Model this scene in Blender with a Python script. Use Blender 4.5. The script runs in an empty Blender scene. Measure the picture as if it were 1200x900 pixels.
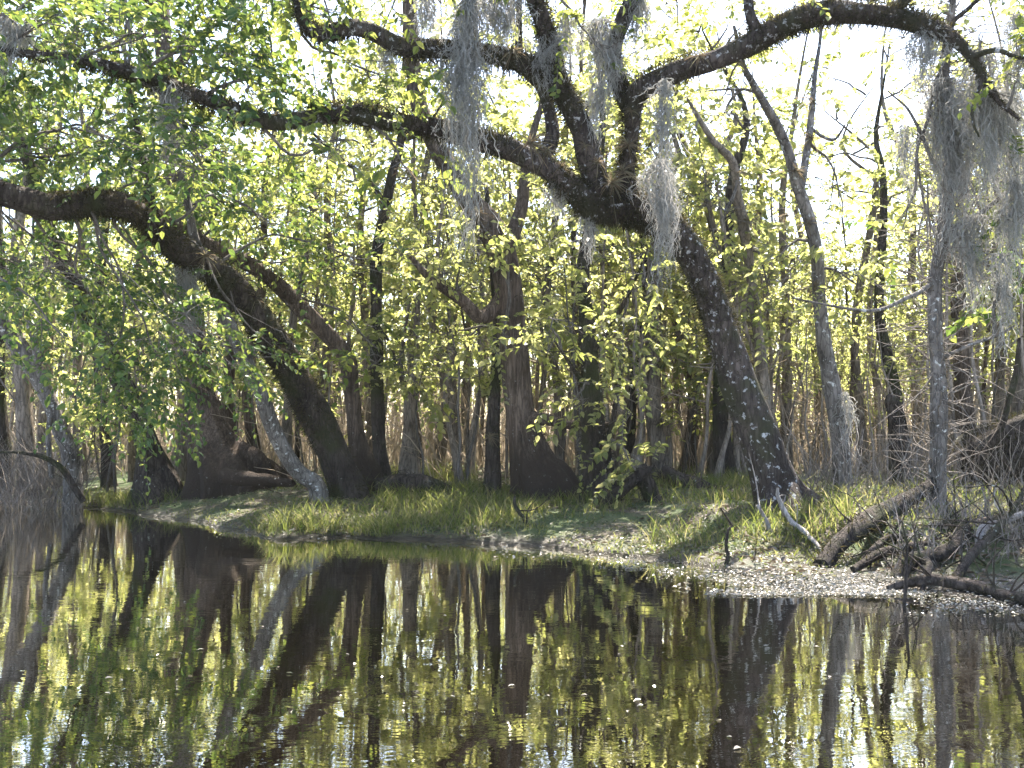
import bpy, math
import numpy as np

RNG = np.random.RandomState(11)
F = 1287.0            # focal length in pixels of the 1200 px wide photograph
CAM_H = 1.15          # eye height above the water
HOR = 508.0           # horizon row
PITCH = math.atan((HOR - 450.0) / F)
VEIL_DENSITY = .0003  # density of the added brightening veil
SUN_EL, SUN_AZ = 57.0, 17.0   # azimuth measured to the right of the view direction

scn = bpy.context.scene
col = scn.collection

# ------------------------------------------------------------------ helpers
def P(px, py, D):
    """a photo pixel at a distance D (along +Y) as a world point"""
    u = (px - 600.0) / F; v = -(py - 450.0) / F
    c, s = math.cos(PITCH), math.sin(PITCH)
    y = c - v * s; z = s + v * c
    k = D / y
    return np.array([u * k, D, CAM_H + z * k])

def nrm(v):
    v = np.asarray(v, float)
    return v / np.maximum(np.linalg.norm(v, axis=-1, keepdims=True), 1e-9)

class MB:
    """collects polygons, builds ONE mesh object"""
    def __init__(self):
        self.v = []; self.n = 0; self.lv = []; self.ps = []; self.mi = []; self.sm = []
    def add(self, verts, faces, mat=0, smooth=False):
        verts = np.asarray(verts, np.float32).reshape(-1, 3)
        faces = np.asarray(faces, np.int64)
        self.lv.append((faces + self.n).ravel()); self.ps.append(np.full(len(faces), faces.shape[1], np.int64))
        self.mi.append(np.full(len(faces), mat, np.int32)); self.sm.append(np.full(len(faces), smooth, bool))
        self.v.append(verts); self.n += len(verts)
    def build(self, name, mats, parent=None, origin=(0, 0, 0)):
        me = bpy.data.meshes.new(name)
        v = np.concatenate(self.v) - np.asarray(origin, np.float32)
        lv = np.concatenate(self.lv).astype(np.int32); ps = np.concatenate(self.ps)
        me.vertices.add(len(v)); me.vertices.foreach_set('co', v.astype(np.float32).ravel())
        me.loops.add(len(lv)); me.loops.foreach_set('vertex_index', lv)
        me.polygons.add(len(ps))
        st = np.concatenate([[0], np.cumsum(ps)[:-1]]).astype(np.int32)
        me.polygons.foreach_set('loop_start', st)
        me.polygons.foreach_set('material_index', np.concatenate(self.mi))
        me.polygons.foreach_set('use_smooth', np.concatenate(self.sm))
        me.update(calc_edges=True)
        for m in (mats if isinstance(mats, (list, tuple)) else [mats]): me.materials.append(m)
        o = bpy.data.objects.new(name, me); col.objects.link(o)
        if parent is not None: o.parent = parent
        else: o.location = origin
        return o

def catmull(pts, step):
    pts = np.asarray(pts, float)
    if len(pts) < 3:
        n = max(2, int(np.linalg.norm(pts[1, :3] - pts[0, :3]) / step) + 1)
        t = np.linspace(0, 1, n)[:, None]
        return pts[0] * (1 - t) + pts[-1] * t
    q = np.vstack([2 * pts[0] - pts[1], pts, 2 * pts[-1] - pts[-2]])
    out = []
    for i in range(1, len(q) - 2):
        p0, p1, p2, p3 = q[i - 1], q[i], q[i + 1], q[i + 2]
        n = max(2, int(np.linalg.norm(p2[:3] - p1[:3]) / step) + 1)
        t = np.linspace(0, 1, n, endpoint=False)[:, None]
        out.append(.5 * ((2 * p1) + (-p0 + p2) * t + (2 * p0 - 5 * p1 + 4 * p2 - p3) * t ** 2 + (-p0 + 3 * p1 - 3 * p2 + p3) * t ** 3))
    out.append(pts[-1:])
    return np.vstack(out)

def frames(p):
    t = np.gradient(p, axis=0); t = nrm(t)
    a = np.zeros_like(t)
    ref = np.array([0, -1., 0.]) if abs(t[0][1]) < .9 else np.array([1., 0, 0])
    u = nrm(ref - t[0] * np.dot(ref, t[0]))
    for i in range(len(t)):
        u = nrm(u - t[i] * np.dot(u, t[i])); a[i] = u
    return t, a, np.cross(t, a)

def tube(mb, pr, sides=10, mat=0, step=.12, rough=.06, lobes=None, wob=0.0, cap=True, rng=RNG):
    """pr: rows of x,y,z,radius. lobes=(n, height, amp): fluted swollen base"""
    q = catmull(pr, step); p = q[:, :3].copy(); r = np.maximum(q[:, 3], .002)
    n = len(p)
    if wob:
        s = np.linspace(0, 1, n)[:, None]
        for k in range(1, 5):
            p += wob / k * np.sin(s * k * 5.3 + rng.rand(1, 3) * 6.28) * np.minimum(1, s * 6)
    t, a, b = frames(p)
    th = np.linspace(0, 2 * math.pi, sides, endpoint=False)
    L = np.concatenate([[0], np.cumsum(np.linalg.norm(np.diff(p, axis=0), axis=1))])
    R = np.repeat(r[:, None], sides, 1)
    if rough:
        m = np.zeros_like(R)
        for k in range(7):
            f = rng.randint(1, 7); g = rng.uniform(.5, 7)
            m += np.sin(th[None] * f + rng.rand() * 6.28 + g * L[:, None] + 1.5 * np.sin(L[:, None] * rng.uniform(.5, 3)))
        R = R * (1 + rough * m / 2.2)
    if lobes:
        nl, hh, amp = lobes
        ph = rng.rand() * 6.28
        k = np.clip(1 - L / hh, 0, 1)[:, None] ** 1.1
        w = np.abs(np.cos(th * nl / 2 + ph + .5 * np.sin(th * 2 + ph)))[None] ** .7
        w2 = np.sin(th * (nl + 4) + ph)[None] * .12
        R = R * (1 + amp * k * (w * 1.1 - .75 + w2))
    V = p[:, None] + R[..., None] * (np.cos(th)[None, :, None] * a[:, None] + np.sin(th)[None, :, None] * b[:, None])
    i = np.arange(n - 1)[:, None] * sides; j = np.arange(sides)[None]; j2 = (j + 1) % sides
    Q = np.stack([i + j, i + j2, i + sides + j2, i + sides + j], -1).reshape(-1, 4)
    mb.add(V.reshape(-1, 3), Q, mat, True)
    if cap:
        for e, fl in ((0, 1), (n - 1, 0)):
            ring = V[e]; c = p[e][None]
            k = np.arange(sides)
            T = np.stack([k, (k + 1) % sides, np.full(sides, sides)], -1)
            if fl: T = T[:, ::-1]
            mb.add(np.vstack([ring, c]), T, mat, True)
    return q

def leaf_quads(mb, p, d, nn, l, w, mat=0, six=True):
    """N leaves at p, pointing d, facing nn, of length l and width w"""
    d = nrm(d); s = nrm(np.cross(d, nn)); nn = np.cross(s, d)
    l = np.broadcast_to(l, (len(p),))[:, None]; w = np.broadcast_to(w, (len(p),))[:, None]
    N = len(p)
    if six:
        f = nn * w * .16
        v = np.stack([p, p + d * l * .28 + s * w * .46 + f, p + d * l * .62 + s * w * .40 + f * .8, p + d * l - nn * l * .12,
                      p + d * l * .62 - s * w * .40 + f * .8, p + d * l * .28 - s * w * .46 + f], 1)
        b = np.arange(N)[:, None] * 6
        Q = np.concatenate([b + np.array([0, 1, 2, 3]), b + np.array([0, 3, 4, 5])])
    else:
        f = nn * w * .15
        v = np.stack([p, p + d * l * .42 + s * w * .5 + f, p + d * l, p + d * l * .42 - s * w * .5 + f], 1)
        b = np.arange(N)[:, None] * 4
        Q = np.concatenate([b + np.array([0, 1, 2]), b + np.array([0, 2, 3])])
    mb.add(v.reshape(-1, 3), Q, mat)

def ribbons(mb, pts, w, mat=0, side=None):
    """pts: (N,K,3) strands drawn as thin crossed-facing strips of width w (N,) tapering"""
    N, K, _ = pts.shape
    t = nrm(np.gradient(pts, axis=1))
    if side is None: side = RNG.normal(size=(N, 1, 3))
    s = nrm(np.cross(t, side))
    tp = np.linspace(1, .45, K)[None, :, None] * np.asarray(w).reshape(-1, 1, 1) * .5
    v = np.stack([pts + s * tp, pts - s * tp], 2).reshape(N * K * 2, 3)
    b = (np.arange(N)[:, None] * K + np.arange(K - 1)[None]) * 2
    Q = np.stack([b, b + 1, b + 3, b + 2], -1).reshape(-1, 4)
    mb.add(v, Q, mat)

def blades(mb, p, h, w, lean, mat=0, rng=RNG):
    """grass blades: three-segment curved strips rooted at p"""
    N = len(p); a = rng.rand(N) * 6.283
    d = np.stack([np.cos(a), np.sin(a), np.zeros(N)], 1)
    t = np.linspace(0, 1, 4)[None, :, None]
    h = np.broadcast_to(h, (N,)).reshape(N, 1, 1); L = (np.broadcast_to(lean, (N,)) * rng.uniform(.3, 1.3, N)).reshape(N, 1, 1)
    pts = p[:, None] + np.array([0, 0, 1.])[None, None] * h * (t - .25 * L * t ** 2) + d[:, None] * h * L * t ** 2
    s = np.stack([-d[:, 1], d[:, 0], np.zeros(N)], 1)
    a2 = rng.rand(N) * 6.283
    s = np.stack([np.cos(a2), np.sin(a2), np.zeros(N)], 1)[:, None]
    tp = np.array([1, .9, .6, .06])[None, :, None] * np.broadcast_to(w, (N,)).reshape(N, 1, 1) * .5
    v = np.stack([pts + s * tp, pts - s * tp], 2).reshape(-1, 3)
    b = (np.arange(N)[:, None] * 4 + np.arange(3)[None]) * 2
    mb.add(v, np.stack([b, b + 1, b + 3, b + 2], -1).reshape(-1, 4), mat)

def root(name, loc, label, cat, group=None, kind=None):
    o = bpy.data.objects.new(name, None); col.objects.link(o); o.location = [float(x) for x in loc]
    o.empty_display_size = .2
    return tag(o, label, cat, group, kind)
def tag(o, label=None, cat=None, group=None, kind=None):
    if label: o['label'] = label
    if cat: o['category'] = cat
    if group: o['group'] = group
    if kind: o['kind'] = kind
    return o
def copy_tree(o, parent=None):
    c = o.copy(); col.objects.link(c); c.parent = parent
    for ch in [x for x in KIDS.get(o.name, [])]: copy_tree(ch, c)
    return c
KIDS = {}
def kids(o, *ch): KIDS[o.name] = list(ch)

# ------------------------------------------------------------------ materials
def newmat(name):
    m = bpy.data.materials.new(name); m.use_nodes = True
    nt = m.node_tree; nt.nodes.clear()
    out = nt.nodes.new('ShaderNodeOutputMaterial')
    return m, nt, out
def N(nt, typ, **kw):
    n = nt.nodes.new(typ)
    for k, v in kw.items():
        if k in n.inputs: n.inputs[k].default_value = v
        else: setattr(n, k, v)
    return n
def ramp(nt, stops):
    n = nt.nodes.new('ShaderNodeValToRGB'); e = n.color_ramp.elements
    while len(e) < len(stops): e.new(.5)
    for el, (p, c) in zip(e, stops): el.position = p; el.color = (*c, 1)
    return n

def bark(name, dark, light, lichen=None, lich_amt=.5, scale=9, stretch=.22, bump=.9, moss=None, stain=None):
    m, nt, out = newmat(name); L = nt.links
    tc = N(nt, 'ShaderNodeTexCoord'); mp = N(nt, 'ShaderNodeMapping'); mp.inputs['Scale'].default_value = (1, 1, stretch)
    L.new(tc.outputs['Object'], mp.inputs['Vector'])
    n1 = N(nt, 'ShaderNodeTexNoise', Scale=scale * 1.6, Detail=8.0, Roughness=.65); L.new(mp.outputs[0], n1.inputs['Vector'])
    vo = N(nt, 'ShaderNodeTexVoronoi', Scale=scale * 2.2); vo.feature = 'DISTANCE_TO_EDGE'
    add = N(nt, 'ShaderNodeVectorMath'); add.operation = 'MULTIPLY_ADD'
    L.new(n1.outputs['Color'], add.inputs[0]); add.inputs[1].default_value = (.12, .12, .12); L.new(mp.outputs[0], add.inputs[2])
    L.new(add.outputs[0], vo.inputs['Vector'])
    r = ramp(nt, [(.3, dark), (.7, light)]); L.new(n1.outputs['Fac'], r.inputs[0])
    cur = r.outputs[0]
    cr = ramp(nt, [(0, (.35, .35, .35)), (.12, (1, 1, 1))]); L.new(vo.outputs['Distance'], cr.inputs[0])
    mx = N(nt, 'ShaderNodeMix', data_type='RGBA', blend_type='MULTIPLY'); mx.inputs[0].default_value = .8
    L.new(cur, mx.inputs[6]); L.new(cr.outputs[0], mx.inputs[7]); cur = mx.outputs[2]
    nb = N(nt, 'ShaderNodeTexNoise', Scale=1.7, Detail=3.0, Roughness=.6); L.new(tc.outputs['Object'], nb.inputs['Vector'])
    rb = ramp(nt, [(.3, (.55, .53, .50)), (.5, (.95, .95, .95)), (.72, (1.45, 1.42, 1.40))]); L.new(nb.outputs['Fac'], rb.inputs[0])
    mb_ = N(nt, 'ShaderNodeMix', data_type='RGBA', blend_type='MULTIPLY'); mb_.inputs[0].default_value = 1; L.new(cur, mb_.inputs[6]); L.new(rb.outputs[0], mb_.inputs[7]); cur = mb_.outputs[2]
    if stain:
        sp = N(nt, 'ShaderNodeSeparateXYZ'); L.new(tc.outputs['Object'], sp.inputs[0])
        a1 = N(nt, 'ShaderNodeMath', operation='MULTIPLY_ADD'); L.new(n1.outputs['Fac'], a1.inputs[0]); a1.inputs[1].default_value = .8; L.new(sp.outputs[2], a1.inputs[2])
        mr = N(nt, 'ShaderNodeMapRange'); mr.inputs[1].default_value = stain; mr.inputs[2].default_value = stain + .55; L.new(a1.outputs[0], mr.inputs[0])
        ms = N(nt, 'ShaderNodeMix', data_type='RGBA'); L.new(mr.outputs[0], ms.inputs[0]); ms.inputs[6].default_value = (.05, .038, .030, 1); L.new(cur, ms.inputs[7]); cur = ms.outputs[2]
    def patch(cur, color, sc, lo, hi, seed):
        n = N(nt, 'ShaderNodeTexNoise', Scale=sc, Detail=6.0, Roughness=.62, noise_dimensions='4D'); n.inputs['W'].default_value = seed
        L.new(tc.outputs['Object'], n.inputs['Vector'])
        rr = ramp(nt, [(lo, (0, 0, 0)), (hi, (1, 1, 1))]); L.new(n.outputs['Fac'], rr.inputs[0])
        mm = N(nt, 'ShaderNodeMix', data_type='RGBA'); L.new(rr.outputs[0], mm.inputs[0]); L.new(cur, mm.inputs[6]); mm.inputs[7].default_value = (*color, 1)
        return mm.outputs[2]
    if moss: cur = patch(cur, moss, 2.2, .48, .62, 3.0)
    if lichen: cur = patch(cur, lichen, 15.0, .70 - lich_amt * .2, .76 - lich_amt * .2, 7.0)
    bs = N(nt, 'ShaderNodeBsdfPrincipled', Roughness=.95); bs.inputs['Specular IOR Level'].default_value = .15
    L.new(cur, bs.inputs['Base Color'])
    mu = N(nt, 'ShaderNodeMath'); mu.operation = 'ADD'; L.new(n1.outputs['Fac'], mu.inputs[0])
    m2 = N(nt, 'ShaderNodeMath'); m2.operation = 'MINIMUM'; L.new(vo.outputs['Distance'], m2.inputs[0]); m2.inputs[1].default_value = .25
    m3 = N(nt, 'ShaderNodeMath'); m3.operation = 'MULTIPLY'; L.new(m2.outputs[0], m3.inputs[0]); m3.inputs[1].default_value = 2.5
    L.new(m3.outputs[0], mu.inputs[1])
    bp = N(nt, 'ShaderNodeBump', Strength=bump, Distance=.03); L.new(mu.outputs[0], bp.inputs['Height']); L.new(bp.outputs[0], bs.inputs['Normal'])
    L.new(bs.outputs[0], out.inputs[0])
    return m

def leafmat(name, cols, tcols, trans=.5, gloss=.35, rough=.45):
    m, nt, out = newmat(name); L = nt.links
    g = N(nt, 'ShaderNodeNewGeometry')
    r = ramp(nt, [(i / (len(cols) - 1), c) for i, c in enumerate(cols)]); L.new(g.outputs['Random Per Island'], r.inputs[0])
    rt = ramp(nt, [(i / (len(tcols) - 1), c) for i, c in enumerate(tcols)]); L.new(g.outputs['Random Per Island'], rt.inputs[0])
    bs = N(nt, 'ShaderNodeBsdfPrincipled', Roughness=rough); bs.inputs['Specular IOR Level'].default_value = gloss
    L.new(r.outputs[0], bs.inputs['Base Color'])
    tr = N(nt, 'ShaderNodeBsdfTranslucent'); L.new(rt.outputs[0], tr.inputs['Color'])
    mx = N(nt, 'ShaderNodeMixShader'); mx.inputs[0].default_value = trans
    L.new(bs.outputs[0], mx.inputs[1]); L.new(tr.outputs[0], mx.inputs[2]); L.new(mx.outputs[0], out.inputs[0])
    return m

M = {}
M['oak'] = bark('oak_bark', (.030, .025, .022), (.11, .09, .08), lichen=(.42, .42, .42), lich_amt=.62, scale=8, moss=(.045, .045, .025), stain=.35)
M['dark'] = bark('dark_bark', (.028, .023, .019), (.095, .078, .068), lichen=(.30, .32, .28), lich_amt=.35, scale=8, moss=(.04, .045, .02))
M['cypress'] = bark('cypress_bark', (.07, .05, .038), (.20, .155, .125), scale=10, stretch=.09, bump=1.0, lichen=(.34, .34, .32), lich_amt=.3, stain=.75)
M['grey'] = bark('grey_bark', (.085, .076, .068), (.22, .20, .185), lichen=(.46, .46, .44), lich_amt=.6, scale=7, stretch=.3, bump=.6)
M['pale'] = bark('pale_bark', (.10, .082, .066), (.27, .225, .185), scale=7, stretch=.25, bump=.5)
M['pole'] = bark('pole_bark', (.17, .138, .112), (.38, .32, .27), scale=9, stretch=.2, bump=.4)
M['twig'] = bark('twig_bark', (.08, .07, .06), (.20, .18, .165), scale=14, bump=.3)
M['deadwood'] = bark('dead_wood', (.20, .18, .165), (.42, .39, .37), scale=12, stretch=.12, bump=.5)
M['leaf'] = leafmat('swamp_leaf', [(.035, .07, .02), (.06, .10, .025), (.08, .13, .03)], [(.18, .24, .045), (.34, .38, .075), (.56, .55, .15)], .5)
M['leaf_shaded'] = leafmat('shade_tinted_leaf', [(.03, .07, .025), (.05, .10, .03), (.075, .125, .035)], [(.08, .13, .028), (.15, .21, .04), (.40, .42, .085)], .42)  # darker copy of the leaf; shade of dense foliage is in its colours
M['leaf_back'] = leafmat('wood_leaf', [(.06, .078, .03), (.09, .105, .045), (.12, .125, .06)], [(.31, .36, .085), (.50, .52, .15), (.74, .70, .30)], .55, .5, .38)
M['moss'] = leafmat('spanish_moss', [(.20, .20, .185), (.28, .28, .26), (.36, .35, .33)], [(.22, .22, .20), (.30, .29, .27), (.38, .36, .34)], .4, .1, .8)
M['fern'] = leafmat('limb_fern', [(.022, .022, .014), (.034, .034, .018), (.055, .045, .024)], [(.03, .03, .012), (.05, .048, .018), (.10, .08, .035)], .3, .1, .8)
M['airplant'] = leafmat('air_plant_leaf', [(.08, .07, .05), (.12, .095, .065), (.14, .13, .09)], [(.15, .11, .065), (.22, .16, .10), (.20, .19, .11)], .4, .15, .7)
M['grass'] = leafmat('bank_grass', [(.05, .075, .022), (.08, .10, .035), (.17, .15, .09)], [(.13, .18, .035), (.24, .27, .06), (.38, .34, .15)], .5, .2, .6)
M['weed'] = leafmat('creeping_weed', [(.05, .065, .03), (.085, .095, .05), (.15, .135, .09)], [(.10, .13, .035), (.16, .18, .06), (.22, .20, .11)], .35, .3, .5)
M['drygrass'] = leafmat('dry_stem', [(.16, .125, .10), (.25, .20, .16), (.34, .285, .24)], [(.24, .19, .13), (.34, .27, .19), (.40, .33, .25)], .35, .1, .8)
M['brush'] = bark('brush_bark', (.13, .11, .095), (.27, .235, .205), scale=12, bump=.3)
M['litter'] = leafmat('fallen_leaf', [(.06, .045, .032), (.10, .078, .055), (.17, .135, .10)], [(.1, .07, .04), (.15, .1, .06), (.2, .15, .09)], .15, .4, .5)
M['wetleaf'] = leafmat('floating_leaf', [(.07, .07, .05), (.16, .14, .11), (.34, .30, .25)], [(.08, .10, .03), (.12, .12, .04), (.2, .17, .1)], .1, 1.0, .2)

def ground_mat():
    m, nt, out = newmat('bank_soil'); L = nt.links
    g = N(nt, 'ShaderNodeNewGeometry')
    n1 = N(nt, 'ShaderNodeTexNoise', Scale=1.1, Detail=9.0, Roughness=.7); L.new(g.outputs['Position'], n1.inputs['Vector'])
    n2 = N(nt, 'ShaderNodeTexNoise', Scale=22.0, Detail=6.0, Roughness=.7); L.new(g.outputs['Position'], n2.inputs['Vector'])
    r1 = ramp(nt, [(.35, (.055, .042, .03)), (.55, (.12, .095, .07)), (.7, (.17, .14, .11))]); L.new(n2.outputs['Fac'], r1.inputs[0])
    r2 = ramp(nt, [(.40, (0, 0, 0)), (.56, (1, 1, 1))]); L.new(n1.outputs['Fac'], r2.inputs[0])
    mx = N(nt, 'ShaderNodeMix', data_type='RGBA'); L.new(r2.outputs[0], mx.inputs[0]); L.new(r1.outputs[0], mx.inputs[6]); mx.inputs[7].default_value = (.055, .08, .025, 1)
    sp = N(nt, 'ShaderNodeSeparateXYZ'); L.new(g.outputs['Position'], sp.inputs[0])
    wet = N(nt, 'ShaderNodeMapRange'); wet.inputs[1].default_value = .02; wet.inputs[2].default_value = .11; L.new(sp.outputs[2], wet.inputs[0])
    m2 = N(nt, 'ShaderNodeMix', data_type='RGBA'); L.new(wet.outputs[0], m2.inputs[0]); m2.inputs[6].default_value = (.028, .022, .016, 1); L.new(mx.outputs[2], m2.inputs[7])
    bs = N(nt, 'ShaderNodeBsdfPrincipled'); L.new(m2.outputs[2], bs.inputs['Base Color'])
    rr = N(nt, 'ShaderNodeMapRange'); rr.inputs[1].default_value = .02; rr.inputs[2].default_value = .11; rr.inputs[3].default_value = .22; rr.inputs[4].default_value = .95
    L.new(sp.outputs[2], rr.inputs[0]); L.new(rr.outputs[0], bs.inputs['Roughness'])
    bs.inputs['Specular IOR Level'].default_value = .4
    bp = N(nt, 'ShaderNodeBump', Strength=1.0, Distance=.05); L.new(n2.outputs['Fac'], bp.inputs['Height']); L.new(bp.outputs[0], bs.inputs['Normal'])
    L.new(bs.outputs[0], out.inputs[0]); return m
M['ground'] = ground_mat()

def water_mat():
    m, nt, out = newmat('black_water'); L = nt.links
    g = N(nt, 'ShaderNodeNewGeometry')
    mp = N(nt, 'ShaderNodeMapping'); mp.inputs['Scale'].default_value = (1.0, 1.6, 1); L.new(g.outputs['Position'], mp.inputs['Vector'])
    n1 = N(nt, 'ShaderNodeTexNoise', Scale=2.6, Detail=4.0, Roughness=.55, Distortion=.6); L.new(mp.outputs[0], n1.inputs['Vector'])
    bp = N(nt, 'ShaderNodeBump', Strength=.10, Distance=.012); L.new(n1.outputs['Fac'], bp.inputs['Height'])
    bs = N(nt, 'ShaderNodeBsdfPrincipled', Roughness=.012, IOR=1.333); bs.inputs['Base Color'].default_value = (.0035, .0026, .0016, 1)
    bs.inputs['Specular IOR Level'].default_value = .5
    L.new(bp.outputs[0], bs.inputs['Normal'])
    gl = N(nt, 'ShaderNodeBsdfGlossy', Roughness=.012); gl.inputs['Color'].default_value = (.95, .93, .88, 1); L.new(bp.outputs[0], gl.inputs['Normal'])
    fr = N(nt, 'ShaderNodeFresnel', IOR=1.333); L.new(bp.outputs[0], fr.inputs['Normal'])
    ml = N(nt, 'ShaderNodeMath', operation='MULTIPLY', use_clamp=True); L.new(fr.outputs[0], ml.inputs[0]); ml.inputs[1].default_value = 1.7
    ad = N(nt, 'ShaderNodeMath', operation='ADD', use_clamp=True); L.new(ml.outputs[0], ad.inputs[0]); ad.inputs[1].default_value = .13
    mx = N(nt, 'ShaderNodeMixShader'); L.new(ad.outputs[0], mx.inputs[0]); L.new(bs.outputs[0], mx.inputs[1]); L.new(gl.outputs[0], mx.inputs[2])
    L.new(mx.outputs[0], out.inputs[0]); return m
M['water'] = water_mat()

# ------------------------------------------------------------------ terrain
SHORE_PX = [(-500, 578), (-250, 583), (-100, 587), (50, 590), (120, 596), (170, 604), (230, 611), (285, 623), (330, 631), (400, 628), (470, 631), (580, 638), (680, 645), (780, 655), (840, 666),
            (880, 678), (930, 691), (975, 695), (1050, 692), (1130, 706), (1200, 722), (1300, 742), (1500, 760)]
SH = np.array([[(px - 600) / F * (F * CAM_H / (py - HOR)), F * CAM_H / (py - HOR)] for px, py in SHORE_PX])
SH = SH[np.argsort(SH[:, 0])]
def shore_y(x):
    return np.interp(x, SH[:, 0], SH[:, 1], left=SH[0, 1], right=SH[-1, 1])
def sines(x, y, seed, f0, n=6):
    r = np.random.RandomState(seed); o = 0
    for k in range(n):
        a = r.rand() * 6.28; f = f0 * (1.6 ** k); o = o + np.sin((x * math.cos(a) + y * math.sin(a)) * f + r.rand() * 6.28) / (1.5 ** k)
    return o
def ground_z(x, y):
    x = np.asarray(x, float); y = np.asarray(y, float)
    d = y - shore_y(x) + .11 * sines(x, y, 3, 1.9)
    land = .03 + .30 * np.clip(d / 3.0, 0, 1) ** .8 + .16 * np.clip((d - 3) / 5, 0, 1)
    low = np.where(d < 2.3, -.012 + .03 * np.clip(d, 0, 3), np.maximum(.055, land * (1 - .8 * np.clip(1 - (d - 2.3) / 1.2, 0, 1))))
    k = np.clip((x - .6) / 2.2, 0, 1); k = k * k * (3 - 2 * k)
    land = land * (1 - k) + low * k
    z = np.where(d > 0, land, np.maximum(d * .35, -.7))
    return z + .012 * sines(x, y, 5, 2.3, 7) * np.clip(d * 1.2, 0.12, 1)

def grid(name, xs, ys, zf, mat):
    X, Y = np.meshgrid(xs, ys); Z = zf(X, Y)
    v = np.stack([X, Y, Z], -1).reshape(-1, 3); nx, ny = len(xs), len(ys)
    i = np.arange(ny - 1)[:, None] * nx + np.arange(nx - 1)[None]
    mb = MB(); mb.add(v, np.stack([i, i + 1, i + nx + 1, i + nx], -1).reshape(-1, 4), 0, True)
    return mb.build(name, mat)
xs = np.concatenate([[-400, -200, -100, -60, -35], np.arange(-22, 22.01, .14), [35, 60, 100, 200, 400]])
ys = np.concatenate([[-60, -20, -5, 2], np.arange(4, 30, .12), np.arange(30, 60, 1.), [70, 90, 130, 200, 400, 800]])
tag(grid('ground', xs, ys, ground_z, M['ground']), kind='structure')
mb = MB(); mb.add([(-400, -60, 0), (400, -60, 0), (400, 60, 0), (-400, 60, 0)], [[0, 1, 2, 3]])
tag(mb.build('water', M['water']), kind='structure')

# ------------------------------------------------------------------ foliage machinery
SUNV = np.array([math.sin(math.radians(SUN_AZ)) * math.cos(math.radians(SUN_EL)), math.cos(math.radians(SUN_AZ)) * math.cos(math.radians(SUN_EL)), math.sin(math.radians(SUN_EL))])

def sprays(mb, tips, dirs, n=16, L=.55, leaf=(.10, .05), droop=.35, mat=1, twig_mat=0, six=True, spread=.9, rng=RNG, twig=True):
    """leafy sprigs: each tip gets a drooping twig with n leaves set alternately along it"""
    T = len(tips)
    if T == 0: return
    d = nrm(dirs + rng.normal(0, .25, (T, 3)))
    LL = L * rng.uniform(.6, 1.35, T)
    t = np.linspace(.08, 1, n)[None, :] + rng.uniform(-.03, .03, (T, n))
    bend = np.array([0, 0, -1.])[None, None] * (droop * LL)[:, None, None] * (t ** 1.8)[..., None]
    p = tips[:, None] + d[:, None] * (LL[:, None] * t)[..., None] + bend
    if twig:
        k = np.linspace(0, 1, 4)[None, :, None]
        tp = tips[:, None] + d[:, None] * LL[:, None, None] * k + np.array([0, 0, -1.])[None, None] * (droop * LL)[:, None, None] * k ** 1.8
        ribbons(mb, tp, np.full(T, .010), twig_mat)
    axis = nrm(d[:, None] + np.array([0, 0, -1.])[None, None] * (droop * 1.6 * t)[..., None])
    ref = nrm(rng.normal(size=(T, 1, 3)) * .35 + np.array([0, 0, 1.]))
    side = nrm(np.cross(axis, np.broadcast_to(ref, axis.shape)))
    sg = np.where(np.arange(n) % 2 == 0, 1., -1.)[None, :, None] * rng.uniform(.7, 1.3, (T, n, 1))
    ld = axis * .55 + side * sg * spread + rng.normal(0, .28, (T, n, 3)) + np.array([0, 0, -.25])
    nn = np.broadcast_to(ref, axis.shape) + rng.normal(0, .45, (T, n, 3))
    s = rng.uniform(.5, 1.3, (T, n)) * rng.uniform(.75, 1.2, (T, 1))
    leaf_quads(mb, p.reshape(-1, 3), ld.reshape(-1, 3), nn.reshape(-1, 3), (leaf[0] * s).ravel(), (leaf[1] * s).ravel(), mat, six)

GAPS = []   # corridors towards the sun in which little grows: (point, radius)
def thin(pts, keep=.05, rng=RNG):
    k = np.ones(len(pts), bool)
    for q, rad in GAPS:
        w = pts - q; s = w @ SUNV
        dist = np.linalg.norm(w - s[:, None] * SUNV, axis=1)
        k &= ~((dist < rad) & (s > 0) & (rng.rand(len(pts)) > keep))
    return k

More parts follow.
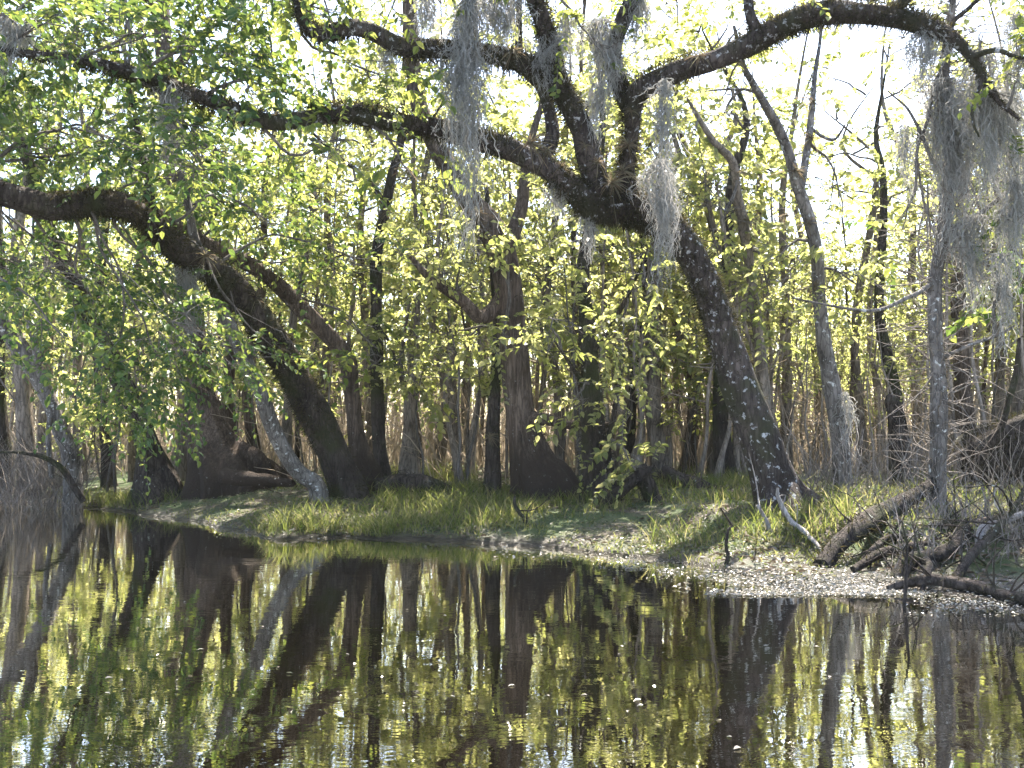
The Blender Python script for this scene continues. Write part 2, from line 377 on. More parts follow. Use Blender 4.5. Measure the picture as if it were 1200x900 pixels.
def bough(mb, a, c, radii, n, r0=.035, leaf=(.10, .05), nl=16, L=.5, droop=.35, six=True, rng=RNG, lm=1, hub=True):
    """a branch grown from a to the middle of a leaf mass at c (ellipsoid radii) and n sprigs in it"""
    a = np.asarray(a, float); c = np.asarray(c, float); radii = np.asarray(radii, float)
    u = nrm(rng.normal(size=(n, 3))) * (rng.rand(n, 1) ** (1 / 2.6))
    tips = c + u * radii
    m = thin(tips, rng=rng); tips = tips[m]; n = len(tips)
    if n == 0: return
    dist = np.linalg.norm(c - a)
    mid = (a + c) / 2 + rng.normal(0, .10, 3) * dist + np.array([0, 0, .10 * dist])
    end = c + (c - a) * .25 * min(1, .8 / max(dist, .1))
    pr = [np.append(a, r0), np.append(mid, r0 * .7), np.append(c, r0 * .42), np.append(end, r0 * .2)]
    q = tube(mb, pr, 5, 0, .15, .1, wob=.03 * dist, cap=False, rng=rng)
    # secondary branchlets to sub-hubs
    nh = max(2, n // 7)
    hubs = c + nrm(rng.normal(size=(nh, 3))) * (rng.rand(nh, 1) ** .5) * radii * .75
    for h in hubs:
        s = q[int(rng.uniform(.35, .98) * (len(q) - 1))]
        m_ = (s[:3] + h) / 2 + rng.normal(0, .09, 3) * np.linalg.norm(h - s[:3])
        tube(mb, [np.append(s[:3], s[3] * .7), np.append(m_, s[3] * .45), np.append(h, .004)], 4, 0, .16, 0, cap=False, rng=rng)
    idx = np.argmin(((tips[:, None] - hubs[None]) ** 2).sum(-1), 1)
    src = hubs[idx]
    k = np.linspace(0, 1, 4)[None, :, None]
    ribbons(mb, src[:, None] * (1 - k) + tips[:, None] * k + rng.normal(0, .03, (n, 4, 3)) * np.array([0, 1, 1, 0])[None, :, None], np.full(n, .012), 0)
    d = nrm(nrm(tips - src) + nrm(c - a) * .4 + rng.normal(0, .35, (n, 3)))
    sprays(mb, tips, d, nl, L, leaf, droop, lm, 0, six, rng=rng)

def fuzz(mb, q, dens, l, w, mat=0, rng=RNG, up=.35, start=0.0):
    """short ferny growth standing off a limb given as its resampled path"""
    p = q[:, :3]; L = np.concatenate([[0], np.cumsum(np.linalg.norm(np.diff(p, axis=0), axis=1))])
    area = L[-1] * 2 * math.pi * q[:, 3].mean(); n = int(area * dens)
    s = rng.uniform(max(0, start - .3), 1, n)
    if start > 0: s = s[rng.rand(n) < np.clip((s - start + .3) / .6, .04, 1)]
    n = len(s); s = s * L[-1]
    keep = (np.sin(s * 2.1 + rng.rand() * 6) + np.sin(s * 5.3 + rng.rand() * 6) + rng.normal(0, .8, n)) > -.9
    s = s[keep]; n = len(s)
    c = np.stack([np.interp(s, L, p[:, k]) for k in range(3)], 1); r = np.interp(s, L, q[:, 3])
    t, a, b = frames(p)
    i = np.clip(np.searchsorted(L, s), 0, len(p) - 1)
    th = rng.rand(n) * 6.283
    o = a[i] * np.cos(th)[:, None] + b[i] * np.sin(th)[:, None]
    base = c + o * (r * .95)[:, None]
    dd = nrm(o + rng.normal(0, .5, (n, 3)) + np.array([0, 0, up]))
    ll = l * rng.uniform(.4, 1.4, n) * np.clip(r / .07, .15, 1)
    k = np.linspace(0, 1, 3)[None, :, None]
    pts = base[:, None] + dd[:, None] * ll[:, None, None] * k + np.array([0, 0, -1.]) * (ll * .3)[:, None, None] * k ** 2
    ribbons(mb, pts, np.full(n, w), mat)

def W(path, scale=1.0):
    """rows px,py,D,width_px -> x,y,z,radius"""
    return np.array([np.append(P(px, py, D), w * .5 * D / F * scale) for px, py, D, w in path])

# ------------------------------------------------------------------ 1. the great leaning oak
GAPS.append((np.array([2.4, 8.7, 0.]), 2.0))
GAPS.append((np.array([1.0, 10.4, .1]), .5))
GAPS.append((np.array([-3.6, 14.2, .3]), .5))

oak_base = P(925, 606, 12.0)
oak = root('live_oak', oak_base, 'great dark oak leaning over the water, its limbs arching across the whole view', 'tree')
tr = W([(936, 622, 12, 104), (926, 602, 12, 80), (914, 580, 12, 60), (903, 552, 12, 51), (888, 507, 12, 47), (869, 456, 12, 43), (852, 405, 11.95, 39), (836, 358, 11.9, 36), (818, 315, 11.8, 34), (800, 282, 11.7, 35), (775, 258, 11.65, 38), (748, 246, 11.6, 40), (720, 243, 11.55, 38), (698, 238, 11.5, 32)])
mb = MB(); q_trunk = tube(mb, tr, 28, 0, .06, .05, lobes=(5, .75, .55)); o_tr = mb.build('trunk', M['oak'], oak, oak_base)
limbs = {
 'A': [(722, 246, 11.55, 34), (695, 243, 11.5, 32), (676, 226, 11.4, 28), (650, 203, 11.3, 26), (620, 184, 11.2, 25), (588, 170, 11.15, 24), (553, 160, 11.1, 23), (500, 147, 11.0, 22), (440, 137, 10.9, 22), (400, 130, 10.8, 21), (355, 138, 10.7, 21), (315, 142, 10.6, 20), (270, 128, 10.5, 18), (225, 112, 10.4, 17), (190, 98, 10.3, 15), (150, 85, 10.2, 13), (100, 74, 10.1, 11), (50, 66, 10, 9), (-10, 58, 10, 7)],
 'B': [(728, 248, 11.6, 34), (702, 226, 11.5, 32), (690, 188, 11.4, 29), (683, 154, 11.3, 27), (666, 120, 11.2, 26), (652, 96, 11.15, 25), (645, 62, 11.1, 22), (638, 28, 11.0, 21), (626, -12, 10.9, 20), (612, -70, 10.8, 18), (604, -140, 10.8, 14), (590, -240, 10.9, 8)],
 'C': [(664, 116, 11.2, 25), (640, 86, 11.1, 24), (605, 71, 11.0, 23), (562, 64, 10.9, 22), (512, 60, 10.8, 22), (468, 56, 10.7, 22), (437, 40, 10.6, 20), (408, 34, 10.5, 19), (378, 42, 10.5, 16), (357, 26, 10.5, 15), (350, -10, 10.5, 14), (342, -70, 10.5, 12), (310, -150, 10.5, 7)],
 'D': [(742, 246, 11.6, 26), (734, 205, 11.6, 19), (738, 164, 11.6, 17), (739, 138, 11.5, 19), (742, 110, 11.4, 23), (765, 94, 11.3, 25), (800, 78, 11.2, 25), (840, 68, 11.0, 25), (872, 54, 10.9, 26), (906, 36, 10.8, 27), (940, 22, 10.7, 28), (980, 13, 10.6, 27), (1020, 13, 10.5, 25), (1060, 20, 10.4, 23), (1095, 33, 10.3, 22), (1120, 48, 10.3, 17), (1138, 68, 10.3, 12), (1154, 92, 10.3, 8), (1170, 118, 10.3, 5), (1196, 140, 10.2, 3)],
 'E': [(738, 128, 11.5, 22), (726, 95, 11.5, 22), (721, 60, 11.5, 20), (732, 25, 11.4, 18), (744, -12, 11.4, 16), (752, -80, 11.4, 12), (770, -180, 11.3, 6)],
 'G': [(888, 44, 10.85, 17), (880, 16, 10.8, 12), (872, -20, 10.8, 10), (868, -90, 10.7, 6)],
 'H': [(1045, 16, 10.45, 16), (1070, -12, 10.4, 13), (1105, -50, 10.4, 10), (1150, -110, 10.3, 6)],
 'J': [(1130, 60, 10.3, 9), (1150, 66, 10.2, 7), (1176, 62, 10.1, 5), (1210, 74, 10.0, 3)],
 'K': [(1108, 40, 10.3, 9), (1122, 20, 10.3, 6), (1150, 2, 10.2, 4), (1180, -6, 10.2, 2)],
 'L': [(1146, 80, 10.3, 7), (1148, 104, 10.3, 5), (1142, 130, 10.3, 4), (1146, 165, 10.3, 2)],
 'I': [(632, 190, 11.3, 20), (650, 150, 11.4, 17), (640, 110, 11.5, 14), (612, 80, 11.6, 11), (606, 30, 11.7, 8), (610, -40, 11.8, 5)],
}
LQ = {}
ROOTS = [[(916, 568, 11.95, 34), (936, 588, 11.9, 30), (956, 600, 11.85, 22), (980, 609, 11.8, 14), (1004, 618, 11.75, 6)], [(908, 570, 11.9, 30), (902, 592, 11.7, 26), (892, 608, 11.5, 16), (880, 618, 11.4, 7)], [(922, 572, 11.9, 34), (926, 600, 11.6, 28), (930, 620, 11.3, 16), (938, 634, 11.1, 7)]]
parts = [o_tr]
for path in ROOTS:
    mb = MB(); tube(mb, W(path), 12, 0, .05, .12); mb.build('root', M['oak'], oak, oak_base)
for k, path in limbs.items():
    mb = MB(); LQ[k] = tube(mb, W(path), 16, 0, .07, .09, wob=.02); parts.append(mb.build('limb', M['oak'], oak, oak_base))
mb = MB()
for k, d in (('A', 3200), ('B', 2600), ('C', 3200), ('D', 3000), ('E', 1900), ('G', 1200), ('H', 1500), ('I', 1500)): fuzz(mb, LQ[k], d, .075, .010, rng=RNG)
fuzz(mb, q_trunk, 700, .055, .009, start=.4)
fuzz(mb, q_trunk, 2600, .075, .010, start=.75)
tag(mb.build('fern_cover', M['fern'], oak, oak_base), kind='stuff')
mb = MB()
def limb_pt(k, f): return LQ[k][int(f * (len(LQ[k]) - 1)), :3]
def mass(mb, src, px, py, D, rx, ry, n, **kw):
    if 930 < px < 1075 and 60 < py < 190 and D > 12: n = max(2, n // 4)
    c = P(px, py, D); bough(mb, src, c, (rx * D / F, .8 * (rx + ry) * .5 * D / F + .25, ry * D / F), n, **kw)
OAKM = [('J', .95, 1200, 72, 10.0, 35, 25, 9), ('K', .95, 1170, 0, 10.2, 35, 25, 9), ('L', .95, 1146, 150, 10.3, 25, 30, 6), ('B', .75, 600, 10, 11.4, 70, 40, 10), ('E', .8, 790, 10, 11.6, 60, 40, 10), ('D', .55, 850, 110, 11.6, 50, 35, 8), ('C', .5, 520, 95, 11.4, 50, 35, 9), ('C', .85, 420, -10, 10.8, 80, 45, 16), ('C', .95, 300, -20, 10.6, 110, 60, 40), ('C', .85, 380, 10, 10.4, 70, 40, 16), ('C', .7, 440, 90, 10.6, 60, 35, 14), ('A', .98, 30, 40, 10, 120, 60, 42), ('A', .9, 150, 40, 10.2, 100, 45, 34),
        ('A', .8, 240, 60, 10.3, 70, 50, 22), ('A', .82, 220, 170, 10.2, 90, 45, 26), ('A', .7, 300, 90, 10.5, 70, 40, 16), ('A', .62, 380, 175, 10.6, 60, 35, 12), ('A', .5, 430, 120, 10.8, 50, 30, 10), ('A', .45, 470, 190, 10.9, 50, 30, 8),
        ('B', .95, 560, -70, 10.8, 130, 60, 30), ('E', .95, 760, -60, 11.2, 110, 50, 26), ('G', .9, 860, -40, 10.7, 90, 50, 18), ('D', .62, 930, -25, 10.7, 80, 30, 10), ('H', .9, 1140, -30, 10.3, 90, 60, 26), ('D', .92, 1150, 50, 10.3, 60, 40, 12),
        ('D', .97, 1190, 100, 10.2, 60, 60, 14), ('B', .6, 690, 40, 11.0, 60, 30, 8), ('I', .9, 600, 20, 11.8, 60, 40, 10), ('A', .99, -60, 90, 10, 80, 70, 26)]
for k, f, px, py, D, rx, ry, n in OAKM: mass(mb, limb_pt(k, f), px, py, D, rx, ry, int(n * (1.6 if px < 320 else 1)), lm=2 if px < 360 else 1, leaf=(.09, .056), nl=15, L=.42, r0=.022)  # left masses take the darker leaf with shade in its colour
mb.build('crown', [M['twig'], M['leaf'], M['leaf_shaded']], oak, oak_base)

# ------------------------------------------------------------------ other foreground trees
def tree(name, label, path, bark_m, sides=18, lobes=None, rough=.07, fuzzd=0, limbs=(), masses=(), leaf_m='leaf', leaf=(.095, .062), nl=15, L=.45, wob=.0, step=.08, fern_from=0.0, group=None, droop=.35, ws=1.0):
    pr = W(path, ws); base = pr[0, :3].copy()
    gz = float(ground_z(base[0], base[1])); base[2] = gz
    pr[0, 2] = gz - .45; pr[0, :2] = pr[1, :2] + (pr[0, :2] - pr[1, :2]) * .5
    pr[0, 3] = max(pr[0, 3], pr[1, 3] * 1.25)
    r = root(name, base, label, 'tree', group)
    mb = MB(); q = tube(mb, pr, sides, 0, step, rough, lobes=lobes, wob=wob); mb.build('trunk', M[bark_m], r, base)
    qs = [q]
    for lp in limbs:
        mb = MB(); ql = tube(mb, W(lp, ws), max(8, sides // 2), 0, .08, rough, wob=.01); mb.build('limb', M[bark_m], r, base); qs.append(ql)
    if fuzzd:
        mb = MB()
        for x in qs: fuzz(mb, x, fuzzd, .07, .010, start=fern_from)
        tag(mb.build('fern_cover', M['fern'], r, base), kind='stuff')
    if masses:
        mb = MB()
        for (li, f, px, py, D, rx, ry, n) in masses:
            s = qs[li][int(f * (len(qs[li]) - 1)), :3]
            mass(mb, s, px, py, D, rx, ry, n, leaf=leaf, nl=nl, L=L, r0=.022, droop=droop)
        mb.build('crown', [M['twig'], M[leaf_m]], r, base)
    return r, qs

# left: thick dark leaning tree whose limb runs out of the frame
lean_m = [(0, .99, 60, -20, 11.6, 150, 60, 40), (0, .99, -80, 30, 11.6, 120, 80, 34), (1, .95, 200, -60, 12.4, 120, 60, 34), (1, .9, 120, -150, 12.6, 150, 70, 36), (0, .99, -20, 130, 11.0, 120, 80, 52), (0, .97, 40, 165, 11.6, 110, 50, 42), (0, .93, 80, 320, 12.4, 100, 50, 40), (0, .93, 20, 310, 12.4, 90, 50, 34), (0, .9, 130, 170, 12.3, 90, 50, 36), (0, .86, 180, 200, 11.8, 80, 50, 28), (0, .84, 150, 335, 13.0, 80, 45, 26), (0, .9, 60, 380, 11.2, 60, 30, 10), (0, .75, 260, 240, 13.9, 70, 45, 20),
          (0, .72, 180, 400, 12.0, 100, 50, 44), (0, .72, 160, 440, 12.6, 80, 32, 30), (0, .74, 140, 478, 13.2, 70, 28, 22), (0, .7, 235, 420, 12.8, 75, 40, 30), (0, .66, 300, 400, 13.6, 50, 30, 8), (0, .6, 310, 250, 13.4, 70, 50, 18), (0, .95, 8, 440, 11.2, 16, 22, 4), (0, .8, 210, 350, 13.4, 50, 40, 10), (0, .5, 410, 300, 14.0, 60, 60, 12)]
r_lean, q_lean = tree('leaning_oak', 'thick dark mossy tree leaning left, its heavy limb leaving at the left edge',
     [(416, 592, 14.9, 66), (408, 576, 14.9, 50), (398, 550, 14.9, 44), (384, 518, 14.9, 42), (366, 480, 14.8, 44), (345, 440, 14.6, 43), (320, 400, 14.3, 43), (296, 365, 14.0, 42), (270, 334, 13.7, 41), (240, 310, 13.3, 40), (210, 292, 12.9, 38), (188, 274, 12.6, 34), (165, 252, 12.2, 32), (140, 240, 11.9, 34), (100, 238, 11.6, 36), (60, 242, 11.4, 36), (20, 232, 11.2, 36), (-40, 218, 11.0, 35), (-120, 215, 10.8, 28), (-220, 180, 10.6, 18)],
     'dark', 22, (4, .7, .4), .06, 1900, ws=.84, limbs=[[(188, 276, 12.6, 24), (176, 240, 12.4, 17), (172, 200, 12.3, 13), (160, 150, 12.2, 9), (150, 90, 12, 5)]], masses=lean_m, leaf_m='leaf_shaded', leaf=(.085, .056), nl=18, L=.5, droop=.5)
tree('leaning_tree', 'brown fluted tree with a kinked trunk bending left behind the thick mossy one',
     [(440, 592, 15.6, 84), (434, 572, 15.6, 56), (424, 540, 15.6, 38), (417, 505, 15.6, 27), (412, 460, 15.6, 25), (405, 418, 15.5, 28), (380, 388, 15.3, 27), (352, 360, 15.1, 27), (328, 336, 14.9, 26), (300, 315, 14.7, 24), (270, 298, 14.5, 22), (235, 280, 14.3, 16), (190, 250, 14.0, 10), (150, 200, 13.8, 5)],
     'cypress', 20, (6, 1.2, .5), .07, 350, ws=.72, masses=[(0, .9, 260, 230, 14.2, 70, 50, 18), (0, .8, 330, 260, 14.6, 60, 40, 14), (0, .6, 430, 400, 15.2, 50, 40, 12), (0, .7, 350, 300, 14.6, 60, 50, 12)], fern_from=.4)
tree('pale_leaning_tree', 'slim pale grey trunk with white lichen leaning left over the bank',
     [(384, 582, 14.4, 34), (372, 572, 14.4, 26), (352, 555, 14.4, 23), (333, 530, 14.3, 22), (318, 500, 14.2, 21), (308, 468, 14.1, 21), (292, 432, 14.0, 20), (277, 400, 13.9, 19), (262, 362, 13.8, 19), (250, 335, 13.7, 18), (240, 312, 13.65, 17), (228, 280, 13.5, 14), (220, 240, 13.4, 10), (205, 180, 13.2, 5)],
     'grey', 14, None, .08, 0, ws=.84, masses=[(0, .97, 215, 210, 13.3, 60, 45, 16), (0, .9, 250, 180, 13.4, 60, 40, 14)], leaf_m='leaf_shaded')
tree('bald_cypress', 'broad grey cypress with a wide flaring dark buttress, right of the stump-like base',
     [(276, 590, 16.7, 150), (268, 572, 16.7, 108), (258, 545, 16.8, 76), (249, 522, 16.9, 58), (243, 500, 17, 46), (238, 468, 17.1, 34), (234, 440, 17.1, 29), (226, 380, 17.1, 25), (217, 320, 17.1, 23), (208, 240, 17.1, 22), (200, 150, 17.1, 21), (192, 60, 17.1, 20), (186, -40, 17.1, 18), (182, -200, 17.2, 13), (180, -330, 17.3, 6)],
     'cypress', 36, (9, 2.4, .55), .05, 0, limbs=[[(196, 100, 17.1, 16), (220, 60, 16.3, 11), (260, 20, 16.1, 6)], [(190, 20, 17.1, 14), (150, -20, 16.3, 9), (90, -60, 15.9, 4)]],
     masses=[(1, .9, 260, 20, 15.3, 90, 50, 18), (2, .9, 90, -40, 15.2, 110, 60, 22), (0, .9, 190, -120, 15.5, 150, 80, 44), (0, .8, 270, 70, 15.5, 80, 50, 30), (0, .7, 150, 130, 15.6, 90, 60, 40), (0, .6, 260, 190, 15.8, 90, 60, 40), (0, .5, 290, 300, 15.8, 80, 60, 30), (0, .5, 170, 290, 15.8, 80, 60, 30)], leaf_m='leaf_shaded')
tree('leaning_cypress', 'dark trunk on a flared stump-like base, leaning left into the green leaves',
     [(188, 592, 16.8, 88), (184, 574, 16.8, 58), (179, 550, 16.8, 42), (173, 522, 16.7, 28), (160, 482, 16.6, 25), (142, 445, 16.4, 24), (124, 412, 16.2, 24), (108, 378, 16, 23), (94, 345, 15.8, 22), (78, 318, 15.6, 21), (60, 270, 15.4, 19), (40, 210, 15.2, 16), (15, 130, 15, 11), (-10, 40, 14.8, 7)],
     'dark', 28, (7, 1.3, .5), .06, 250, masses=[(0, .95, 10, 70, 13.8, 90, 60, 24), (0, .85, 60, 130, 14, 80, 50, 20), (0, .75, 30, 330, 14.2, 60, 60, 10), (0, .97, 90, 30, 13.8, 90, 50, 30), (0, .9, 30, 180, 14.2, 90, 60, 40), (0, .8, 110, 230, 14.5, 90, 60, 40), (0, .7, 60, 330, 15, 80, 60, 30)], leaf_m='leaf_shaded', fern_from=.3)
tree('forked_grey_tree', 'forked ash grey trunk at the left edge behind dry brush',
     [(92, 570, 16.8, 34), (84, 540, 16.8, 26), (74, 510, 16.7, 24), (62, 478, 16.6, 24), (46, 445, 16.5, 26), (28, 415, 16.4, 26), (8, 385, 16.3, 22), (-14, 350, 16.2, 18), (-40, 300, 16.1, 12)],
     'grey', 14, None, .1, 0, ws=.74, limbs=[[(40, 440, 16.5, 22), (44, 410, 16.3, 18), (36, 380, 16.1, 15), (20, 340, 16, 10)], [(74, 512, 16.7, 12), (58, 490, 16.5, 9), (60, 560, 16.4, 8)]], masses=[(0, .95, -20, 330, 16, 60, 50, 12), (1, .95, 30, 345, 16, 50, 40, 10)])
tree('straight_dark_tree', 'straight dark trunk rising just right of the kinked leaning pair',
     [(452, 582, 16.2, 44), (450, 562, 16.2, 30), (447, 530, 16.2, 24), (443, 480, 16.2, 21), (440, 420, 16.2, 20), (438, 360, 16.2, 19), (441, 300, 16.2, 18), (450, 250, 16.2, 17), (458, 205, 16.2, 15), (470, 160, 16.2, 12), (474, 90, 16.2, 9), (480, 0, 16.3, 6)],
     'dark', 14, (5, .6, .35), .1, 250, ws=.72, limbs=[[(452, 240, 16.2, 10), (430, 210, 16, 8), (400, 185, 15.8, 6), (360, 150, 15.6, 4)], [(470, 165, 16.2, 8), (500, 150, 16, 5), (530, 100, 15.8, 3)], [(442, 380, 16.2, 7), (460, 410, 16, 5), (462, 440, 15.8, 3)]],
     masses=[(1, .9, 370, 170, 15.6, 70, 50, 20), (2, .9, 520, 110, 15.8, 70, 50, 20), (0, .95, 470, 30, 16, 90, 60, 30), (3, .9, 470, 420, 15.8, 60, 40, 16), (1, .5, 410, 240, 15.8, 60, 50, 14)], leaf_m='leaf_back', wob=.02)
tree('forked_cypress', 'small fluted brown cypress dividing into two thin stems in the middle ground',
     [(480, 576, 16.8, 62), (480, 556, 16.8, 44), (480, 530, 16.8, 33), (481, 500, 16.8, 27), (481, 462, 16.8, 22), (486, 420, 16.8, 13), (489, 360, 16.8, 11), (490, 290, 16.8, 9), (484, 200, 16.8, 7), (490, 100, 16.8, 4)],
     'pale', 18, (6, 1.2, .5), .08, 0, ws=.64, limbs=[[(480, 468, 16.8, 14), (470, 440, 16.7, 11), (472, 400, 16.6, 8), (482, 340, 16.5, 5)]], masses=[(0, .95, 495, 210, 16.5, 60, 60, 22), (1, .95, 470, 340, 16.4, 60, 50, 20), (0, .7, 520, 330, 16.4, 60, 50, 20)], leaf_m='leaf_back')
tree('dark_sapling', 'dark thin trunk close against the left side of the middle cypress',
     [(577, 580, 14.6, 30), (577, 560, 14.6, 20), (578, 500, 14.6, 16), (581, 440, 14.7, 13), (584, 380, 14.8, 11), (576, 300, 14.9, 8), (570, 220, 15, 5)],
     'dark', 12, (4, .4, .3), .1, 250, masses=[(0, .9, 560, 300, 14.9, 60, 60, 18), (0, .6, 530, 390, 14.7, 60, 40, 18)], leaf_m='leaf_back')
tree('grey_cypress', 'large grey cypress in the middle with one buttress sweeping right',
     [(642, 592, 14.4, 112), (634, 570, 14.4, 80), (623, 545, 14.4, 54), (614, 512, 14.4, 38), (608, 470, 14.4, 33), (604, 430, 14.4, 32), (600, 385, 14.4, 32), (596, 340, 14.4, 32), (588, 295, 14.4, 33), (572, 262, 14.4, 31), (550, 235, 14.3, 25), (528, 200, 14.3, 23), (508, 165, 14.2, 21), (490, 120, 14.2, 19), (482, 70, 14.2, 18), (480, 10, 14.2, 17), (478, -90, 14.3, 12), (470, -230, 14.4, 7)],
     'cypress', 32, (7, 1.6, .5), .06, 200, limbs=[[(668, 584, 14.3, 36), (657, 566, 14.35, 26), (640, 536, 14.4, 18), (622, 490, 14.4, 10)], [(612, 488, 14.4, 17), (640, 492, 14.2, 14), (668, 498, 14.0, 11), (700, 500, 13.9, 8), (730, 494, 13.8, 4)], [(596, 345, 14.4, 22), (565, 372, 14.2, 17), (540, 350, 14, 14), (505, 325, 13.9, 10), (480, 300, 13.8, 5)], [(592, 300, 14.4, 20), (610, 250, 14.6, 15), (618, 190, 14.8, 11), (636, 110, 15, 6)]],
     masses=[(0, .93, 480, -60, 14.2, 130, 70, 34), (0, .8, 440, 70, 14, 60, 45, 10), (3, .8, 500, 300, 13.8, 60, 45, 20), (3, .6, 540, 310, 13.9, 50, 40, 14), (4, .8, 640, 130, 15, 60, 60, 20), (4, .5, 650, 240, 14.6, 50, 50, 16), (0, .5, 575, 280, 14, 40, 40, 10), (0, .42, 590, 400, 14, 60, 30, 14)], leaf_m='leaf_back', fern_from=.45)
tree('shrubby_tree', 'dark bushy trunk wrapped in leafy sprouts between the middle cypress and the oak',
     [(706, 592, 13.6, 90), (702, 574, 13.6, 66), (698, 545, 13.6, 52), (696, 510, 13.6, 46), (694, 465, 13.6, 40), (690, 415, 13.7, 32), (686, 365, 13.8, 27), (682, 320, 13.9, 24), (690, 270, 14, 20), (700, 210, 14.1, 15), (706, 140, 14.2, 10), (700, 60, 14.2, 5)],
     'dark', 24, (6, 1.0, .45), .09, 500, ws=.66, limbs=[[(690, 420, 13.7, 12), (716, 380, 13.6, 9), (744, 330, 13.5, 6), (760, 290, 13.4, 3)], [(692, 460, 13.6, 11), (670, 430, 13.4, 7), (650, 400, 13.3, 4)], [(722, 588, 13.4, 18), (716, 556, 13.5, 14), (712, 520, 13.5, 12), (722, 470, 13.4, 9), (730, 430, 13.3, 4)]],
     masses=[(1, .9, 755, 330, 13.3, 60, 50, 24), (1, .6, 730, 400, 13.3, 50, 40, 18), (2, .9, 650, 390, 13.2, 60, 40, 20), (3, .8, 725, 480, 13.2, 34, 50, 14), (0, .6, 660, 300, 13.6, 60, 50, 16), (0, .9, 700, 130, 14, 60, 60, 16), (0, .3, 675, 470, 13.2, 30, 50, 10), (3, .5, 740, 545, 13.0, 30, 30, 8)], leaf_m='leaf_back')
tree('slender_grey_tree', 'slender grey tree with white lichen curving up to the arching limb',
     [(992, 606, 13.4, 40), (989, 585, 13.4, 31), (986, 545, 13.4, 28), (983, 500, 13.4, 29), (975, 455, 13.4, 27), (966, 405, 13.4, 24), (960, 350, 13.4, 22), (958, 300, 13.3, 20), (946, 250, 13.2, 20), (934, 215, 13.1, 18), (924, 180, 13.0, 17), (912, 150, 12.9, 16), (896, 122, 12.7, 13), (882, 98, 12.5, 12), (870, 74, 12.3, 9), (860, 30, 12.2, 5)],
     'grey', 18, (5, .7, .35), .08, 60, ws=.72, limbs=[[(938, 222, 13.1, 14), (946, 180, 13.2, 12), (950, 140, 13.3, 11), (956, 90, 13.4, 8), (962, 30, 13.5, 5)], [(908, 140, 12.9, 6), (885, 108, 12.7, 5), (850, 106, 12.5, 4), (825, 108, 12.4, 2)], [(950, 150, 13.3, 6), (975, 165, 13.3, 5), (990, 145, 13.2, 3)]],
     masses=[(1, .9, 965, 90, 13.5, 45, 60, 10), (1, .6, 920, 120, 13.2, 40, 40, 8), (2, .6, 850, 130, 12.5, 50, 35, 8), (1, .3, 985, 240, 13.2, 50, 40, 12), (0, .5, 1000, 330, 13.1, 50, 50, 14), (0, .55, 915, 300, 13.2, 40, 50, 12)], leaf_m='leaf_back')
tree('crooked_thin_tree', 'thin crooked stem dotted with air plants, left of the slender grey tree',
     [(905, 580, 16, 20), (902, 520, 16, 15), (894, 440, 16, 13), (886, 370, 15.8, 12), (878, 310, 15.6, 12), (872, 270, 15.4, 12), (864, 225, 15.2, 11), (858, 190, 15, 10), (836, 165, 14.8, 8), (820, 140, 14.7, 6), (805, 115, 14.6, 3)],
     'pale', 10, None, .1, 0, masses=[(0, .95, 815, 150, 14.6, 40, 40, 8), (0, .8, 850, 250, 15, 50, 50, 14), (0, .6, 900, 330, 15.3, 50, 50, 14)], leaf_m='leaf_back')
r_g, q_g = tree('lichen_grey_tree', 'bluish grey lichen covered trunk hung with moss near the right edge',
     [(1095, 640, 11.2, 46), (1096, 615, 11.2, 36), (1098, 560, 11.2, 31), (1100, 500, 11.2, 28), (1099, 440, 11.2, 26), (1096, 380, 11.2, 25), (1096, 330, 11.2, 24), (1104, 280, 11.2, 24), (1110, 230, 11.2, 24), (1113, 180, 11.2, 23), (1112, 130, 11.2, 22), (1106, 90, 11.1, 18), (1112, 40, 11.1, 15), (1120, -30, 11, 11), (1130, -140, 11, 5)],
     'grey', 18, (5, .5, .3), .09, 120, ws=.66, limbs=[[(1108, 270, 11.2, 12), (1145, 255, 11, 10), (1180, 225, 10.9, 8), (1220, 210, 10.8, 5)], [(1112, 215, 11.2, 10), (1090, 180, 11, 7), (1066, 130, 10.9, 5), (1040, 105, 10.8, 3)], [(1096, 330, 11.2, 10), (1070, 345, 11, 8), (1030, 362, 10.8, 6), (985, 362, 10.6, 5), (930, 350, 10.5, 3)], [(1100, 420, 11.2, 8), (1140, 405, 11, 6), (1190, 380, 10.8, 4)], [(1110, 160, 11.2, 10), (1140, 130, 11, 8), (1160, 140, 10.9, 6), (1200, 150, 10.8, 4)]],
     masses=[(0, .75, 1090, 300, 10.9, 45, 60, 22), (2, .6, 1060, 250, 11, 40, 40, 10), (1, .8, 1190, 260, 10.8, 50, 40, 12), (0, .95, 1130, -40, 10.9, 80, 60, 20), (5, .9, 1190, 120, 10.7, 50, 50, 14), (4, .8, 1170, 340, 10.9, 40, 40, 12), (5, .6, 1150, 60, 10.9, 60, 50, 16), (0, .68, 1150, 290, 11.2, 60, 50, 18), (2, .7, 1080, 180, 11.2, 40, 50, 10), (1, .9, 1200, 200, 10.9, 50, 50, 14)], leaf_m='leaf_shaded')

